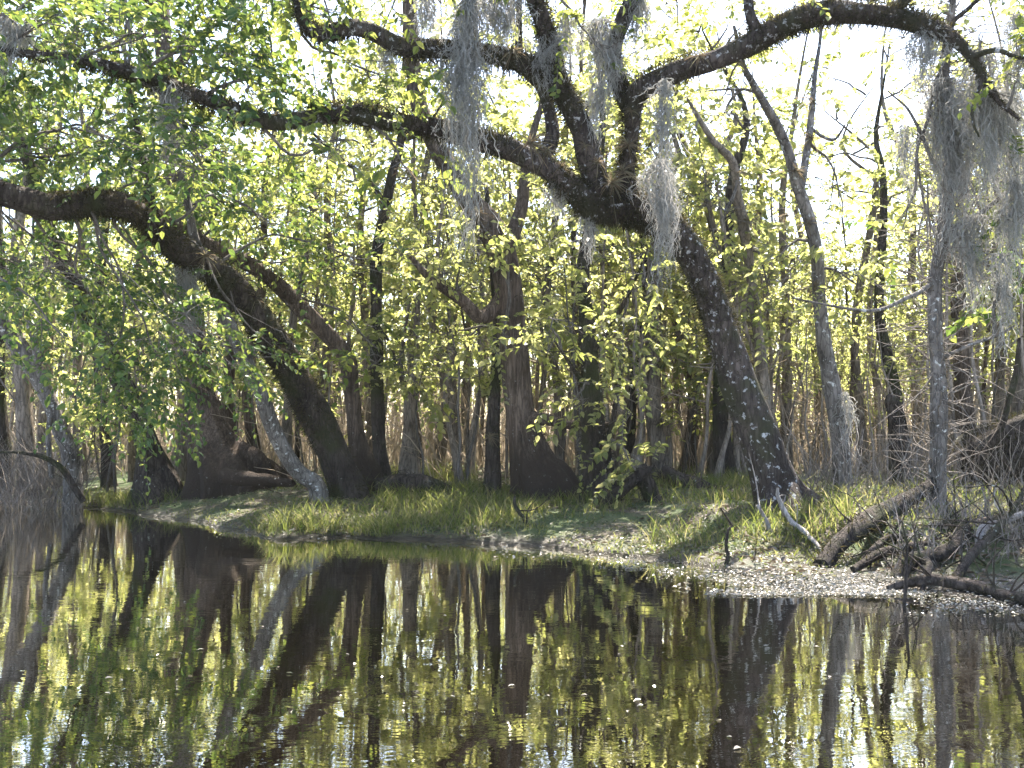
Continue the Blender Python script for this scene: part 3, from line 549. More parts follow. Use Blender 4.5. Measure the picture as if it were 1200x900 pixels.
# ------------------------------------------------------------------ mid trunks standing behind the bank (each laid out on its own)
mids = [(775, 566, 17, 23, 770, 'pale'), (855, 566, 16.5, 24, 850, 'dark'), (838, 562, 17.5, 16, 846, 'pale'), (925, 562, 18.5, 15, 930, 'pale'), (1015, 564, 18.5, 14, 1012, 'pale'), (1052, 568, 17, 17, 1046, 'dark'),
        (1135, 560, 17.5, 25, 1128, 'cypress'), (1168, 560, 18.5, 15, 1172, 'pale'), (1196, 562, 18, 14, 1188, 'pale'), (1030, 560, 20, 10, 1026, 'pale'), (535, 560, 18.5, 12, 540, 'pale'), (512, 560, 19.5, 14, 506, 'pale'), (555, 558, 21, 10, 556, 'pale'),
        (655, 560, 18, 14, 650, 'pale'), (740, 566, 17.5, 13, 752, 'dark'), (805, 562, 19, 18, 800, 'cypress'), (885, 560, 19, 16, 880, 'pale'), (275, 556, 18, 18, 272, 'cypress'), (305, 556, 19.5, 15, 300, 'cypress'), (338, 558, 18, 13, 345, 'pale'), (210, 556, 19, 20, 205, 'pale'), (125, 556, 19, 16, 118, 'dark'),
        (30, 565, 18.5, 22, 25, 'pale'), (55, 562, 19.5, 16, 60, 'pale'), (5, 568, 19, 20, 0, 'dark'), (-40, 570, 19, 24, -45, 'pale'), (1240, 565, 17, 26, 1236, 'cypress'), (955, 560, 21, 12, 950, 'pale'), (1075, 560, 21, 14, 1070, 'pale'), (1110, 560, 21, 12, 1120, 'pale'), (700, 560, 20, 14, 706, 'pale'), (600, 560, 20, 12, 596, 'pale'), (385, 556, 20, 14, 380, 'pale'), (430, 556, 20, 14, 426, 'pale'), (160, 556, 20, 14, 160, 'pale'), (95, 556, 20.5, 14, 92, 'pale')]
for i, (px, py, D, w, px2, bm) in enumerate(mids):
    h = RNG.uniform(-120, 120)
    k = RNG.normal(0, 6, 3)
    path = [(px, py + 24, D, w * 1.9), (px, py, D, w * 1.35), (px + k[0], 470, D, w), (px2 + k[1], 360, D, w * .85), (px2 + k[2] * 2, 220, D, w * .62), (px2 + RNG.normal(0, 14), 150 + h * .5, D, w * .36), (px2 + RNG.normal(0, 34), 60 + h, D, w * .1)]
    ms = [(0, .97, px2 + RNG.normal(0, 20), 60 + h, D, 80, 60, 20), (0, .8, px2 + RNG.normal(0, 50), 150 + h * .5, D - .5, 65, 55, 18), (0, .65, px2 + RNG.normal(0, 60), 220, D - .6, 60, 50, 16), (0, .5, px2 + RNG.normal(0, 60), 320, D - .6, 50, 40, 10)]
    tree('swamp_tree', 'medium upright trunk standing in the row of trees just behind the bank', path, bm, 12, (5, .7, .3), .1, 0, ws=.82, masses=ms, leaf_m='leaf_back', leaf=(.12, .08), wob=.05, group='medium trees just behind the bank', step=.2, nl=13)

# ------------------------------------------------------------------ background woods: variants copied
def wood_variant(seed):
    r = np.random.RandomState(100 + seed)
    H = r.uniform(5.8, 10.2); w = r.uniform(.035, .085)
    g = root('slender_tree', (0, 0, 0), 'slender pale trunk with yellow green leaves deep in the woods', 'tree', 'slender trees deep in the woods')
    mb = MB(); zz = np.linspace(-.2, H, 7); dx = np.cumsum(r.normal(0, .16, (7, 2)), 0); dx[0] = 0; dx[1] *= .3
    pr = [[dx[i, 0], dx[i, 1], zz[i], w * (1.5 if i == 0 else 1 - .85 * i / 6.5)] for i in range(7)]
    q = tube(mb, pr, 8, 0, .3, .08, wob=.05, rng=r)
    tr_ = mb.build('trunk', M['pale'] if seed % 3 else M['cypress'], g)
    mb = MB()
    nb = r.randint(9, 13)
    for k in range(nb):
        f = r.uniform(.36, .97); s = q[int(f * (len(q) - 1))]
        a = r.rand() * 6.28; ln = r.uniform(.7, 1.9) * (1.2 - .5 * f)
        c = s[:3] + np.array([math.cos(a) * ln, math.sin(a) * ln, r.uniform(-.1, .8)])
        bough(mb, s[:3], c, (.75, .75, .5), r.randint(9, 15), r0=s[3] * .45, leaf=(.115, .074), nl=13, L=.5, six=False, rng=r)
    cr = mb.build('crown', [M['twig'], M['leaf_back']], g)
    kids(g, tr_, cr); return g
_g, GAPS_SAVE = None, GAPS; GAPS = []
VAR = [wood_variant(i) for i in range(10)]
def sapling_variant(seed):
    r = np.random.RandomState(300 + seed)
    H = r.uniform(2.2, 4.2)
    g = root('leafy_sapling', (0, 0, 0), 'thin leafy sapling in the bright understorey behind the bank', 'sapling', 'leafy saplings of the understorey')
    mb = MB(); pr = [[0, 0, -.1, .022], [r.normal(0, .1), r.normal(0, .1), H * .5, .015], [r.normal(0, .3), r.normal(0, .3), H, .005]]
    q = tube(mb, pr, 6, 0, .2, .05, wob=.05, rng=r); tr_ = mb.build('stem', M['twig'], g)
    mb = MB()
    for k in range(r.randint(5, 9)):
        f = r.uniform(.35, 1.); s = q[int(f * (len(q) - 1))]; a = r.rand() * 6.28; ln = r.uniform(.3, .9)
        c = s[:3] + np.array([math.cos(a) * ln, math.sin(a) * ln, r.uniform(-.05, .35)])
        bough(mb, s[:3], c, (.45, .45, .25), r.randint(4, 8), r0=.008, leaf=(.12, .082), nl=10, L=.4, six=True, rng=r)
    cr = mb.build('foliage', [M['twig'], M['leaf_back']], g)
    kids(g, tr_, cr); return g
SAP = [sapling_variant(i) for i in range(7)]
GAPS = GAPS_SAVE

def scatter(variants, pts, smin, smax, rng):
    for i, (x, y) in enumerate(pts):
        o = variants[i] if i < len(variants) else copy_tree(variants[rng.randint(len(variants))])
        o.location = (float(x), float(y), float(ground_z(x, y)))
        o.rotation_euler = (0, 0, float(rng.rand() * 6.28))
        s = rng.uniform(smin, smax)
        if abs(x / y * F + 600 - 995) < 75: s = min(s, .62)
        o.scale = (s, s, s * rng.uniform(.9, 1.15))
r = np.random.RandomState(5)
pts = []
while len(pts) < 190:
    D = 17.5 + 27 * r.rand() ** .9; x = r.uniform(-1, 1) * (D * .47 + 3.5)
    if D < shore_y(x) + 5.5: continue
    p = np.array([x, D])
    sky_hole = abs(x / D * F + 600 - 985) < 75
    pxx = x / D * F + 600
    if (400 < pxx < 530 or 740 < pxx < 880) and D < 25 and r.rand() < .8: continue
    if pts and min(np.hypot(*(p - q_)) for q_ in pts) < .7: continue
    pts.append(p)
scatter(VAR, pts, .75, 1.15, r)
pts = []
SAPR = [(430, 880, 14.8, 18, 14), (850, 1200, 18, 24, 6), (60, 430, 17.5, 21, 16), (450, 820, 19, 26, 10)]
for x0, x1, d0, d1, n in SAPR:
    for _ in range(n):
        D = r.uniform(d0, d1); px = r.uniform(x0, x1); pts.append(((px - 600) / F * D, D))
scatter(SAP, pts, .7, 1.25, r)

def pole_variant(seed):
    r = np.random.RandomState(700 + seed); H = r.uniform(3.2, 6.0); w = r.uniform(.022, .05)
    g = root('bare_pole_tree', (0, 0, 0), 'thin bare pale stem among the crowded poles behind the bank', 'tree', 'thin bare stems crowded behind the bank')
    mb = MB(); zz = np.linspace(-.15, H, 6); dx = np.cumsum(r.normal(0, .10, (6, 2)), 0); dx[0] = 0
    q = tube(mb, [[dx[i, 0], dx[i, 1], zz[i], w * (1.7 if i == 0 else 1 - .8 * i / 5.5)] for i in range(6)], 7, 0, .2, .1, wob=.04, rng=r)
    for k in range(r.randint(4, 9)):
        s_ = q[int(r.uniform(.3, .98) * (len(q) - 1))]; a = r.rand() * 6.28; l = r.uniform(.3, 1.0)
        e = s_[:3] + np.array([math.cos(a) * l, math.sin(a) * l, r.uniform(0, .8)])
        tube(mb, [np.append(s_[:3], s_[3] * .5), np.append((s_[:3] + e) / 2 + r.normal(0, .08, 3), s_[3] * .35), np.append(e, .003)], 4, 0, .2, 0, cap=False, rng=r)
    t_ = mb.build('trunk', M['pole'], g)
    mb = MB()
    for k in range(r.randint(3, 5)):
        s_ = q[int(r.uniform(.7, 1) * (len(q) - 1))][:3]
        bough(mb, s_, s_ + r.normal(0, .4, 3) * [1, 1, .4], (.4, .4, .25), r.randint(3, 6), r0=.008, leaf=(.11, .075), nl=9, L=.4, six=False, rng=r)
    c_ = mb.build('crown', [M['twig'], M['leaf_back']], g)
    kids(g, t_, c_); return g
GAPS_SAVE, GAPS = GAPS, []
POLE = [pole_variant(i) for i in range(9)]
GAPS = GAPS_SAVE
pts = []
while len(pts) < 250:
    D = r.uniform(16, 27); px = r.choice([r.uniform(-60, 1260), r.uniform(700, 1260)]); x = (px - 600) / F * D
    if D > shore_y(x) + 4.5: pts.append((x, D))
scatter(POLE, pts, .8, 1.3, r)

# the far woods beyond: too deep to tell apart
mb = MB(); n = 420
D = r.uniform(45, 62, n); x = r.uniform(-1, 1, n) * (D * .55 + 4)
for i in range(n):
    h = r.uniform(4, 10); rad = r.uniform(.03, .12); z = .4
    tube(mb, [[x[i], D[i], z, rad], [x[i] + r.normal(0, .3), D[i], z + h * .5, rad * .7], [x[i] + r.normal(0, .7), D[i], z + h, rad * .2]], 4, 0, 2.5, 0, cap=False)
n = 20000
D = r.uniform(44, 64, n); x = r.uniform(-1, 1, n) * (D * .56 + 4); z = .5 + 9.0 * r.rand(n) ** 1.5
cl = sines(x * 1.0, z * 1.6 + D * .4, 9, .7) + r.normal(0, .6, n)
k = cl > -.5
p = np.stack([x, D, z], 1)[k]
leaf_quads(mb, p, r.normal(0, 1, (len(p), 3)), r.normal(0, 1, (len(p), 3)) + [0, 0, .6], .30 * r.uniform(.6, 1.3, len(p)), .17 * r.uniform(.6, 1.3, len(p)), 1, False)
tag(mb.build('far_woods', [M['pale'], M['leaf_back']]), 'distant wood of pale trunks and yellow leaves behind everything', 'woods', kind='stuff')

# ------------------------------------------------------------------ ground cover
def patch_pts(n, x0, x1, dmin, dmax, rng, cl_seed=21, thr=-.3, f0=1.3):
    x = rng.uniform(x0, x1, n); d = rng.uniform(dmin, dmax, n); y = shore_y(x) + d
    k = sines(x, y, cl_seed, f0) + rng.normal(0, .5, n) > thr
    x, y = x[k], y[k]
    return np.stack([x, y, ground_z(x, y)], 1)
mb = MB()
for (px0, px1, y0, y1, n, h, lean) in [(290, 640, 10.7, 13.8, 6500, .16, .9), (280, 460, 10.9, 12.6, 3500, .27, 1.0), (440, 740, 12.2, 15.5, 5500, .2, .8), (760, 1000, 10.4, 13, 3500, .2, .8), (980, 1220, 11.3, 13.8, 3300, .2, .8), (60, 260, 15.6, 18.5, 4500, .22, .8), (1000, 1300, 8.2, 11, 700, .12, .9), (1220, 1700, 6.5, 14, 6000, .16, .9), (260, 960, 10.2, 13.2, 9000, .06, 1.1), (780, 1250, 8.6, 12.0, 4500, .07, 1.1), (120, 420, 13.0, 17.0, 4000, .07, 1.0), (380, 560, 15.0, 20, 5000, .22, .8), (720, 900, 13.5, 18, 3500, .2, .8)]:
    y = r.uniform(y0, y1, n); x = (r.uniform(px0, px1, n) - 600) / F * y
    z = ground_z(x, y)
    k = (sines(x, y, 31, 1.5) + r.normal(0, .7, n) > -.1) & (z > .01)
    p = np.stack([x, y, z - .01], 1)[k]
    blades(mb, p, h * r.uniform(.3, 1.4, len(p)) * (1 + .35 * sines(p[:, 0], p[:, 1], 55, 2.2) / 2), .011, lean, rng=r)
tag(mb.build('grass', M['grass']), 'green grass and sedge growing along the bank', 'grass', kind='stuff')
mb = MB()
n = 44000; y = r.uniform(6, 22, n); x = r.uniform(-.6, .85, n) * y; z = ground_z(x, y); k = (z > .04) & (sines(x, y, 77, 1.1) + r.normal(0, .6, n) > -.6)
p = np.stack([x, y, z + .012], 1)[k]
leaf_quads(mb, p, np.concatenate([r.normal(0, 1, (len(p), 2)), r.normal(0, .15, (len(p), 1))], 1), r.normal(0, .35, (len(p), 3)) + [0, 0, 1], r.uniform(.04, .10, len(p)), r.uniform(.02, .05, len(p)), 0, True)
tag(mb.build('leaf_litter', M['litter']), 'fallen brown leaves strewn over the bank', 'leaf litter', kind='stuff')
mb = MB()
n = 85000; y = r.uniform(6, 17, n); x = r.uniform(-.6, .85, n) * y; z = ground_z(x, y)
k = (z > .03) & (sines(x, y, 91, 1.7) + r.normal(0, .8, n) > -.1)
p = np.stack([x, y, z + .012], 1)[k]; n = len(p)
leaf_quads(mb, p, np.concatenate([r.normal(0, 1, (n, 2)), r.uniform(.0, .7, (n, 1))], 1), r.normal(0, .4, (n, 3)) + [0, 0, 1], r.uniform(.02, .055, n), r.uniform(.014, .034, n), 0, False)
tag(mb.build('ground_cover', M['weed']), 'low olive weeds creeping over the bank', 'ground cover', kind='stuff')
# dead vines and stems of the understorey
mb = MB()
n = 8000; D = 16.5 + 14 * r.rand(n) ** .7; x = r.uniform(-.5, .5, n) * D * 1.05
k = D > shore_y(x) + 3.2; x, D = x[k], D[k]; n = len(x); z = ground_z(x, D)
h = r.uniform(.6, 3.6, n) * r.uniform(.45, 1, n)
t = np.linspace(0, 1, 5)[None, :, None]
base = np.stack([x, D, z - .02], 1)
off = np.stack([r.normal(0, .22, n), r.normal(0, .22, n), np.zeros(n)], 1) * h[:, None] * np.where(r.rand(n) < .4, 3.0, .8)[:, None]
pts_ = base[:, None] + np.array([0, 0, 1.]) * h[:, None, None] * (t - .25 * t ** 2) + off[:, None] * t ** 1.6 + np.cumsum(r.normal(0, .035, (n, 5, 3)), 1)
ribbons(mb, pts_, r.uniform(.008, .032, n), 0)
tag(mb.build('undergrowth', M['drygrass']), 'tangle of dry brown stems and vines under the trees', 'undergrowth', kind='stuff')
# grey dry brush at the left waterline and around the right-hand trees
mb = MB()
for (px0, px1, y0, y1, n, hh) in [(-120, 95, 16.2, 18.6, 1500, 1.3), (940, 1230, 11.4, 15.5, 650, .9), (1040, 1230, 8.6, 10.6, 380, .45)]:
    y = r.uniform(y0, y1, n); x = (r.uniform(px0, px1, n) - 600) / F * y; z = ground_z(x, y)
    h = hh * r.uniform(.25, 1.1, n); t = np.linspace(0, 1, 6)[None, :, None]
    off = np.stack([r.normal(0, .45, n), r.normal(0, .3, n), np.zeros(n)], 1) * h[:, None]
    pts_ = np.stack([x, y, z - .02], 1)[:, None] + np.array([0, 0, 1.]) * h[:, None, None] * t + off[:, None] * t ** 1.5 + np.cumsum(r.normal(0, .018, (n, 6, 3)), 1)
    ribbons(mb, pts_, r.uniform(.006, .014, n), 0)
tag(mb.build('dry_brush', M['brush']), 'grey leafless brush along the water edge', 'brush', kind='stuff')
# floating leaves and bits
mb = MB()
def floaters(px0, px1, py0, py1, n, tilt, s0, s1, zr=.02, lean=0):
    py = r.uniform(py0, py1, n); px = r.uniform(px0, px1, n); D = F * CAM_H / (py - HOR); x = (px - 600) / F * D
    z = np.maximum(ground_z(x, D), 0) + r.uniform(.004, zr, n)
    p = np.stack([x, D, z], 1)
    fe = np.minimum(np.minimum(px - px0, px1 - px) / (px1 - px0), (py - py0) / (py1 - py0) * .8)
    k = (sines(x, D, 41, 2.6) + r.normal(0, .6, n) > -.2) & (r.rand(n) < np.clip(fe * 5, .03, 1))
    p = p[k]; n = len(p)
    leaf_quads(mb, p, np.concatenate([r.normal(0, 1, (n, 2)), r.normal(0, .1, (n, 1))], 1), r.normal(0, tilt, (n, 3)) + np.array([0, 0, 1.]) + (r.rand(n, 1) < .6) * np.array([-.14, -.43, 0]) * lean, r.uniform(s0, s1, n), r.uniform(s0, s1, n) * .6, 0, True)
floaters(825, 1090, 655, 697, 19000, .17, .012, .040, .012, 1)
floaters(560, 800, 636, 654, 320, .2, .02, .06)
floaters(240, 470, 606, 636, 260, .2, .02, .06)
floaters(1050, 1220, 660, 720, 2200, .3, .010, .034, .012, .8)
floaters(690, 880, 642, 680, 2500, .3, .010, .03, .012, .8)
floaters(780, 900, 664, 690, 350, .2, .03, .07)
floaters(0, 1200, 640, 900, 150, .06, .012, .04, .006)
tag(mb.build('floating_leaves', M['wetleaf']), 'wet glinting leaves and bits floating at the water edge', 'floating leaves', kind='stuff')

# ------------------------------------------------------------------ Spanish moss
def moss(pt, length, width, label, seed, dens=1.0, group=None):
    r = np.random.RandomState(seed)
    n = int(170 * dens * (width / .3) ** .8 * (length / 1.0) ** .25)
    K = max(8, int(length / .06))
    u = r.normal(0, .36, (n, 2)) * np.array([width, width * .55])
    lf = np.clip(np.exp(-(u[:, 0] / (width * .45)) ** 2) * r.uniform(.25, 1.08, n) + .12, .12, 1.05)
    st = r.uniform(0, .35, n) * length * (r.rand(n) < .6)         # many strands start lower, caught on others
    t = np.linspace(0, 1, K)[None]
    drop = st[:, None] + (lf * (length - st))[:, None] * t
    fr = drop / length
    pinch = 1 - .45 * np.clip(fr, 0, 1) + .18 * np.sin(fr * 9 + seed)
    step = length / K
    wx = np.cumsum(r.normal(0, .017, (n, K)), 1) ; wy = np.cumsum(r.normal(0, .017, (n, K)), 1)
    pinch = pinch * np.minimum(1, .3 + fr * 5)
    sway = .10 * width * np.sin(fr * 7 + seed * 1.7)
    curl = .010 * np.sin(t * r.uniform(20, 60, (n, 1)) + r.rand(n, 1) * 6)
    x = u[:, :1] * pinch + wx + sway + curl; y = u[:, 1:] * pinch + wy + np.roll(curl, 2, 1)
    p = np.stack([x, y, -drop + .03], -1) + np.asarray(pt)
    mb = MB(); ribbons(mb, p, r.uniform(.006, .013, n), 0)
    # short curls sticking out
    m = n * 5; i = r.randint(0, n, m); j = r.randint(1, K, m); b = p[i, j]
    d = nrm(r.normal(0, 1, (m, 3)) + [0, 0, -.9]); k = np.linspace(0, 1, 4)[None, :, None]
    c = b[:, None] + d[:, None] * r.uniform(.03, .10, m)[:, None, None] * k + np.array([0, 0, -.04]) * k ** 2 + r.normal(0, .006, (m, 4, 3))
    ribbons(mb, c, r.uniform(.004, .008, m), 0)
    o = mb.build('spanish_moss', M['moss'], None, pt)
    return tag(o, label, 'moss', group)
def mp(px, py, D, ln, w, label, seed, dens=1.0):
    moss(P(px, py, D), ln * D / F, w * .74 * D / F, label, seed, dens * .8, None)
MOSS = [
 (548, -6, 10.75, 305, 46, 'longest grey moss drape, hanging past two limbs left of the oak fork', 1.9),
 (586, -4, 10.8, 70, 62, 'wide short moss curtain just right of the longest moss drape', 1.3),
 (500, -5, 10.7, 72, 30, 'thin short moss tuft just left of the longest moss drape', .9),
 (638, 40, 11.0, 75, 40, 'small moss clump on the upright oak limb above its first fork', 1.0),
 (664, 15, 11.0, 85, 26, 'narrow moss strand beside the clump on the upright oak limb', .9),
 (708, 25, 11.3, 120, 54, 'broad moss curtain on the short stub left of the big arching limb', 1.3),
 (748, -5, 11.3, 75, 34, 'moss tuft at the top edge above the start of the arching limb', 1.0),
 (697, 100, 11.2, 70, 26, 'small moss clump on the upright limb just above the oak fork', .8),
 (778, 96, 10.9, 165, 24, 'long slim moss strand dangling below the start of the arching limb', .9),
 (774, 190, 11.2, 150, 36, 'thick double moss drape against the bend of the oak trunk', 1.5),
 (1084, 40, 10.3, 80, 36, 'pinkish lit moss tuft under the right end of the arching limb', .9),
 (1068, 44, 10.35, 70, 14, 'thin moss wisp under the arching limb beside the pinkish tuft', .6),
 (1108, 95, 10.9, 210, 52, 'long blue grey moss cloak on the lichen covered trunk', 1.5),
 (1160, 105, 10.6, 120, 56, 'ragged moss bunch on a twig right of the lichen covered trunk', 1.1),
 (1185, 215, 10.7, 110, 40, 'hanging moss on the lowest right side branch near the edge', 1.0),
 (1140, 255, 10.9, 110, 48, 'moss clump where the right side branch leaves the lichen covered trunk', 1.2),
 (1172, 300, 10.8, 120, 40, 'wispy moss below the lowest right side branch', .8),
 (1128, 120, 10.9, 150, 34, 'second long moss strand close right of the blue grey cloak', .8),
 (1060, 150, 10.8, 90, 22, 'thin moss wisp on the bare twig left of the blue grey cloak', .7),
 (1150, 60, 10.5, 190, 60, 'broad pale moss veil behind the drooping end of the arching limb', .9),
 (1186, 110, 10.7, 230, 60, 'broad pale moss veil along the right edge', .9),
 (1192, 20, 10.3, 130, 36, 'moss strand at the upper right corner', .9),
 (198, 100, 10.3, 90, 44, 'dark moss patch under the thin end of the long left limb', 1.0),
 (222, 308, 13.1, 110, 30, 'pale moss drape below the crook of the thick leaning tree', 1.0),
 (12, 20, 10.0, 75, 70, 'faint grey moss mass in the upper left corner', 1.0),
 (655, 200, 11.4, 60, 40, 'brownish moss tuft under the left limb near the fork', .9),
 (455, 55, 10.7, 60, 26, 'little moss tuft under the upper left limb', .8),
 (690, 250, 11.5, 60, 22, 'tiny moss wisp below the oak fork', .6),
 (992, 462, 13.25, 75, 18, 'thin tan moss shred hanging against the slender grey tree', .6),
]
for i, (px, py, D, ln, w, lab, de) in enumerate(MOSS): mp(px, py, D, ln, w, lab, 500 + i, de)

# ------------------------------------------------------------------ air plants
def airplant(seed):
    r = np.random.RandomState(seed); mb = MB(); n = 46
    d = nrm(r.normal(0, 1, (n, 3)) + [0, 0, .35]); k = np.linspace(0, 1, 5)[None, :, None]
    l = r.uniform(.12, .28, n)[:, None, None]
    p = d[:, None] * l * k + np.array([0, 0, -.16]) * l * 3 * k ** 2.2
    ribbons(mb, p, r.uniform(.008, .016, n), 0)
    o = mb.build('air_plant', M['airplant'])
    return o
AP = [airplant(i) for i in range(4)]
spots = [(640, 178, 11.2), (658, 196, 11.3), (622, 168, 11.1), (672, 222, 11.4), (686, 170, 11.2), (730, 200, 11.5), (736, 170, 11.5), (742, 226, 11.5), (718, 215, 11.4), (650, 78, 11.1), (600, 60, 10.9), (700, 190, 11.3), (740, 130, 11.4), (560, 50, 10.8), (820, 66, 11), (755, 232, 11.6),
         (953, 118, 13.2), (951, 162, 13.2), (932, 200, 13.0), (946, 262, 13.2), (868, 202, 15.0), (860, 240, 15.1), (876, 258, 15.3), (922, 252, 14.0), (955, 335, 13.3), (585, 290, 14.1), (560, 250, 14.1), (480, 200, 15), (925, 428, 15.5), (574, 512, 14.3), (455, 250, 16), (1155, 112, 10.6), (1176, 146, 10.8), (300, 350, 13.9), (330, 410, 14.1), (240, 300, 13.0)]
for i, (px, py, D) in enumerate(spots):
    o = AP[i] if i < 4 else AP[i % 4].copy()
    if i >= 4: col.objects.link(o)
    o.location = P(px, py, D - .06); o.rotation_euler = (r.rand() * .5, r.rand() * .5, r.rand() * 6); s = r.uniform(.5, 1.2); o.scale = (s, s, s * r.uniform(.7, 1.1))
    tag(o, 'spiky tan air plant tuft perched on a trunk or limb', 'air plant', 'air plants on the limbs')

# ------------------------------------------------------------------ fallen wood
def on_ground(px, py):
    """the point of the ground seen at this pixel"""
    lo, hi = 3., 60.
    for D in np.arange(5, 30, .02):
        p = P(px, py, D)
        if p[2] <= max(float(ground_z(p[0], p[1])), 0): return p
    return P(px, py, 14)
def fallen(name, label, path, mat, sides=10, rough=.1, twigs=0, moss_d=0, cat='fallen branch'):
    pr = W(path); base = pr[0, :3]
    if cat == 'fallen branch': pr[:, 3] *= .92; pr[1:, 2] += .07
    base = np.array([base[0], base[1], max(float(ground_z(base[0], base[1])), 0)])
    g = root(name, base, label, cat)
    mb = MB(); q = tube(mb, pr, sides, 0, .05, rough, wob=.01); mb.build('stem' if cat != 'log' else 'trunk', M[mat], g, base)
    if twigs:
        for k in range(twigs):
            mb = MB()
            s = q[RNG.randint(len(q))]; d = nrm(RNG.normal(0, 1, 3) + [0, 0, .5]); l = RNG.uniform(.15, .6)
            m_ = s[:3] + d * l * .5 + RNG.normal(0, .06, 3)
            tube(mb, [np.append(s[:3], .009), np.append(m_, .006), np.append(s[:3] + d * l + RNG.normal(0, .06, 3), .003)], 4, 0, .08, 0, cap=False)
            mb.build('twig', M[mat], g, base)
    if moss_d:
        mb = MB(); fuzz(mb, q, moss_d, .07, .010); tag(mb.build('moss_cover', M['fern'], g, base), kind='stuff')
fallen('fallen_branch', 'dark fallen branch slanting from the glinting shallows up to the grey trunk', [(962, 664, 9.2, 22), (985, 646, 9.5, 24), (1010, 626, 9.8, 26), (1035, 612, 10.2, 24), (1060, 598, 10.6, 20), (1082, 582, 11, 14), (1100, 566, 11.3, 8)], 'dark', 12, .12, 10, 500)
fallen('fallen_branch', 'curved dark branch arching over the shallow water at the right', [(1050, 682, 8.6, 24), (1068, 668, 8.7, 20), (1100, 662, 8.9, 18), (1122, 646, 9.2, 18), (1130, 628, 9.4, 16), (1115, 622, 9.7, 12), (1090, 634, 9.9, 8)], 'dark', 12, .12, 8, 500)
fallen('fallen_branch', 'bare pale grey branch elbow resting above the right-hand tangle', [(1146, 664, 9.0, 12), (1150, 640, 9.0, 12), (1160, 628, 9.1, 11), (1182, 618, 9.3, 9), (1208, 604, 9.5, 7), (1240, 590, 9.8, 4)], 'deadwood', 8, .08, 5)
fallen('fallen_branch', 'thin dark branch hooking down into the water at the right', [(1078, 700, 8.0, 5), (1086, 690, 8.1, 8), (1088, 672, 8.3, 9), (1076, 664, 8.5, 10), (1060, 672, 8.6, 10)], 'dark', 8, .08, 3)
fallen('fallen_branch', 'heavy dark log lying low in the tangle at the right edge', [(1050, 642, 9.8, 14), (1090, 634, 9.8, 22), (1135, 632, 9.7, 24), (1180, 622, 9.6, 26), (1240, 600, 9.6, 28)], 'dark', 12, .12, 12, 400)
for lab, path in [('dark crooked branch lying flat on the wet mud behind the arching one', [(1000, 668, 8.9, 10), (1035, 660, 9.1, 12), (1080, 650, 9.3, 13), (1120, 652, 9.3, 12), (1165, 640, 9.4, 9), (1205, 645, 9.3, 5)]),
                  ('low dark branch trailing into the water at the lower right corner', [(1040, 690, 8.1, 8), (1085, 688, 8.1, 14), (1125, 694, 8.0, 16), (1160, 704, 7.8, 16), (1200, 716, 7.5, 18), (1250, 730, 7.3, 18)]),
                  ('tilted dark branch with many twigs above the right shore', [(1110, 690, 8.2, 12), (1140, 660, 8.6, 12), (1170, 628, 8.9, 10), (1195, 596, 9.2, 7), (1205, 570, 9.4, 4)]),
                  ('root-like dark branch between the slanting branch and the lichen covered trunk', [(1010, 660, 9.2, 8), (1040, 640, 9.6, 10), (1070, 640, 9.7, 10), (1095, 628, 10, 9), (1130, 606, 10.4, 5)])]:
    fallen('fallen_branch', lab, path, 'dark', 10, .14, 16, 500)
fallen('dead_twig', 'white bare twig standing up in front of the oak base', [(938, 622, 11.0, 6), (930, 612, 11.0, 6), (918, 600, 10.9, 6), (912, 585, 10.9, 5), (913, 572, 10.9, 3)], 'deadwood', 6, .05, 2, cat='twig')
fallen('dead_twig', 'long pale twig slanting to the ground right of the oak base', [(970, 652, 10.1, 4), (945, 626, 10.6, 6), (928, 612, 10.8, 6), (918, 596, 10.9, 5), (914, 588, 10.9, 3)], 'deadwood', 6, .05, 2, cat='twig')
fallen('dead_twig', 'forked white twig left of the oak base', [(902, 634, 10.8, 5), (900, 622, 10.8, 6), (898, 612, 10.8, 5), (893, 600, 10.8, 4), (887, 592, 10.8, 3)], 'deadwood', 6, .05, 3, cat='twig')
fallen('dead_twig', 'dark stick standing out of the water left of the glinting shallows', [(850, 672, 9.4, 6), (852, 650, 9.4, 5), (853, 630, 9.4, 4), (858, 616, 9.4, 2)], 'dark', 6, .05, 3, cat='twig')
fallen('dead_twig', 'dark bent stick leaning from the grassy bank in the middle', [(620, 616, 11.9, 5), (612, 606, 11.9, 5), (603, 594, 11.9, 5), (603, 580, 11.9, 3)], 'dark', 6, .05, 2, cat='twig')
fallen('dead_twig', 'tall thin stick poking from the water below the right-hand tangle', [(1058, 770, 7.3, 3), (1058, 735, 7.3, 4), (1060, 690, 7.4, 4), (1063, 640, 7.5, 3), (1060, 610, 7.5, 2)], 'dark', 6, .05, 4, cat='twig')
fallen('fallen_log', 'dark log lying behind the grass beside the straight dark trunk', [(440, 572, 15.2, 22), (465, 566, 15.2, 22), (495, 566, 15.1, 20), (518, 574, 15.0, 16), (535, 580, 15, 8)], 'dark', 12, .1, 5, 300, cat='log')
fallen('fallen_log', 'leaning dead log propped against the bushy trunk', [(704, 588, 13.0, 16), (720, 580, 13.0, 15), (738, 566, 13.0, 14), (752, 556, 13.0, 13), (762, 550, 13.0, 9)], 'dark', 10, .1, 4, 200, cat='log')
fallen('fallen_log', 'dark prop log under thick leaves right of the bushy trunk', [(768, 590, 13.2, 20), (762, 576, 13.2, 22), (756, 560, 13.2, 20), (750, 546, 13.2, 12)], 'dark', 10, .12, 6, 300, cat='log')
fallen('fallen_log', 'long dark log on the ground left of the oak base', [(775, 552, 14.5, 18), (800, 566, 14.4, 22), (830, 578, 14.2, 22), (862, 586, 14.0, 18)], 'dark', 10, .12, 8, 300, cat='log')
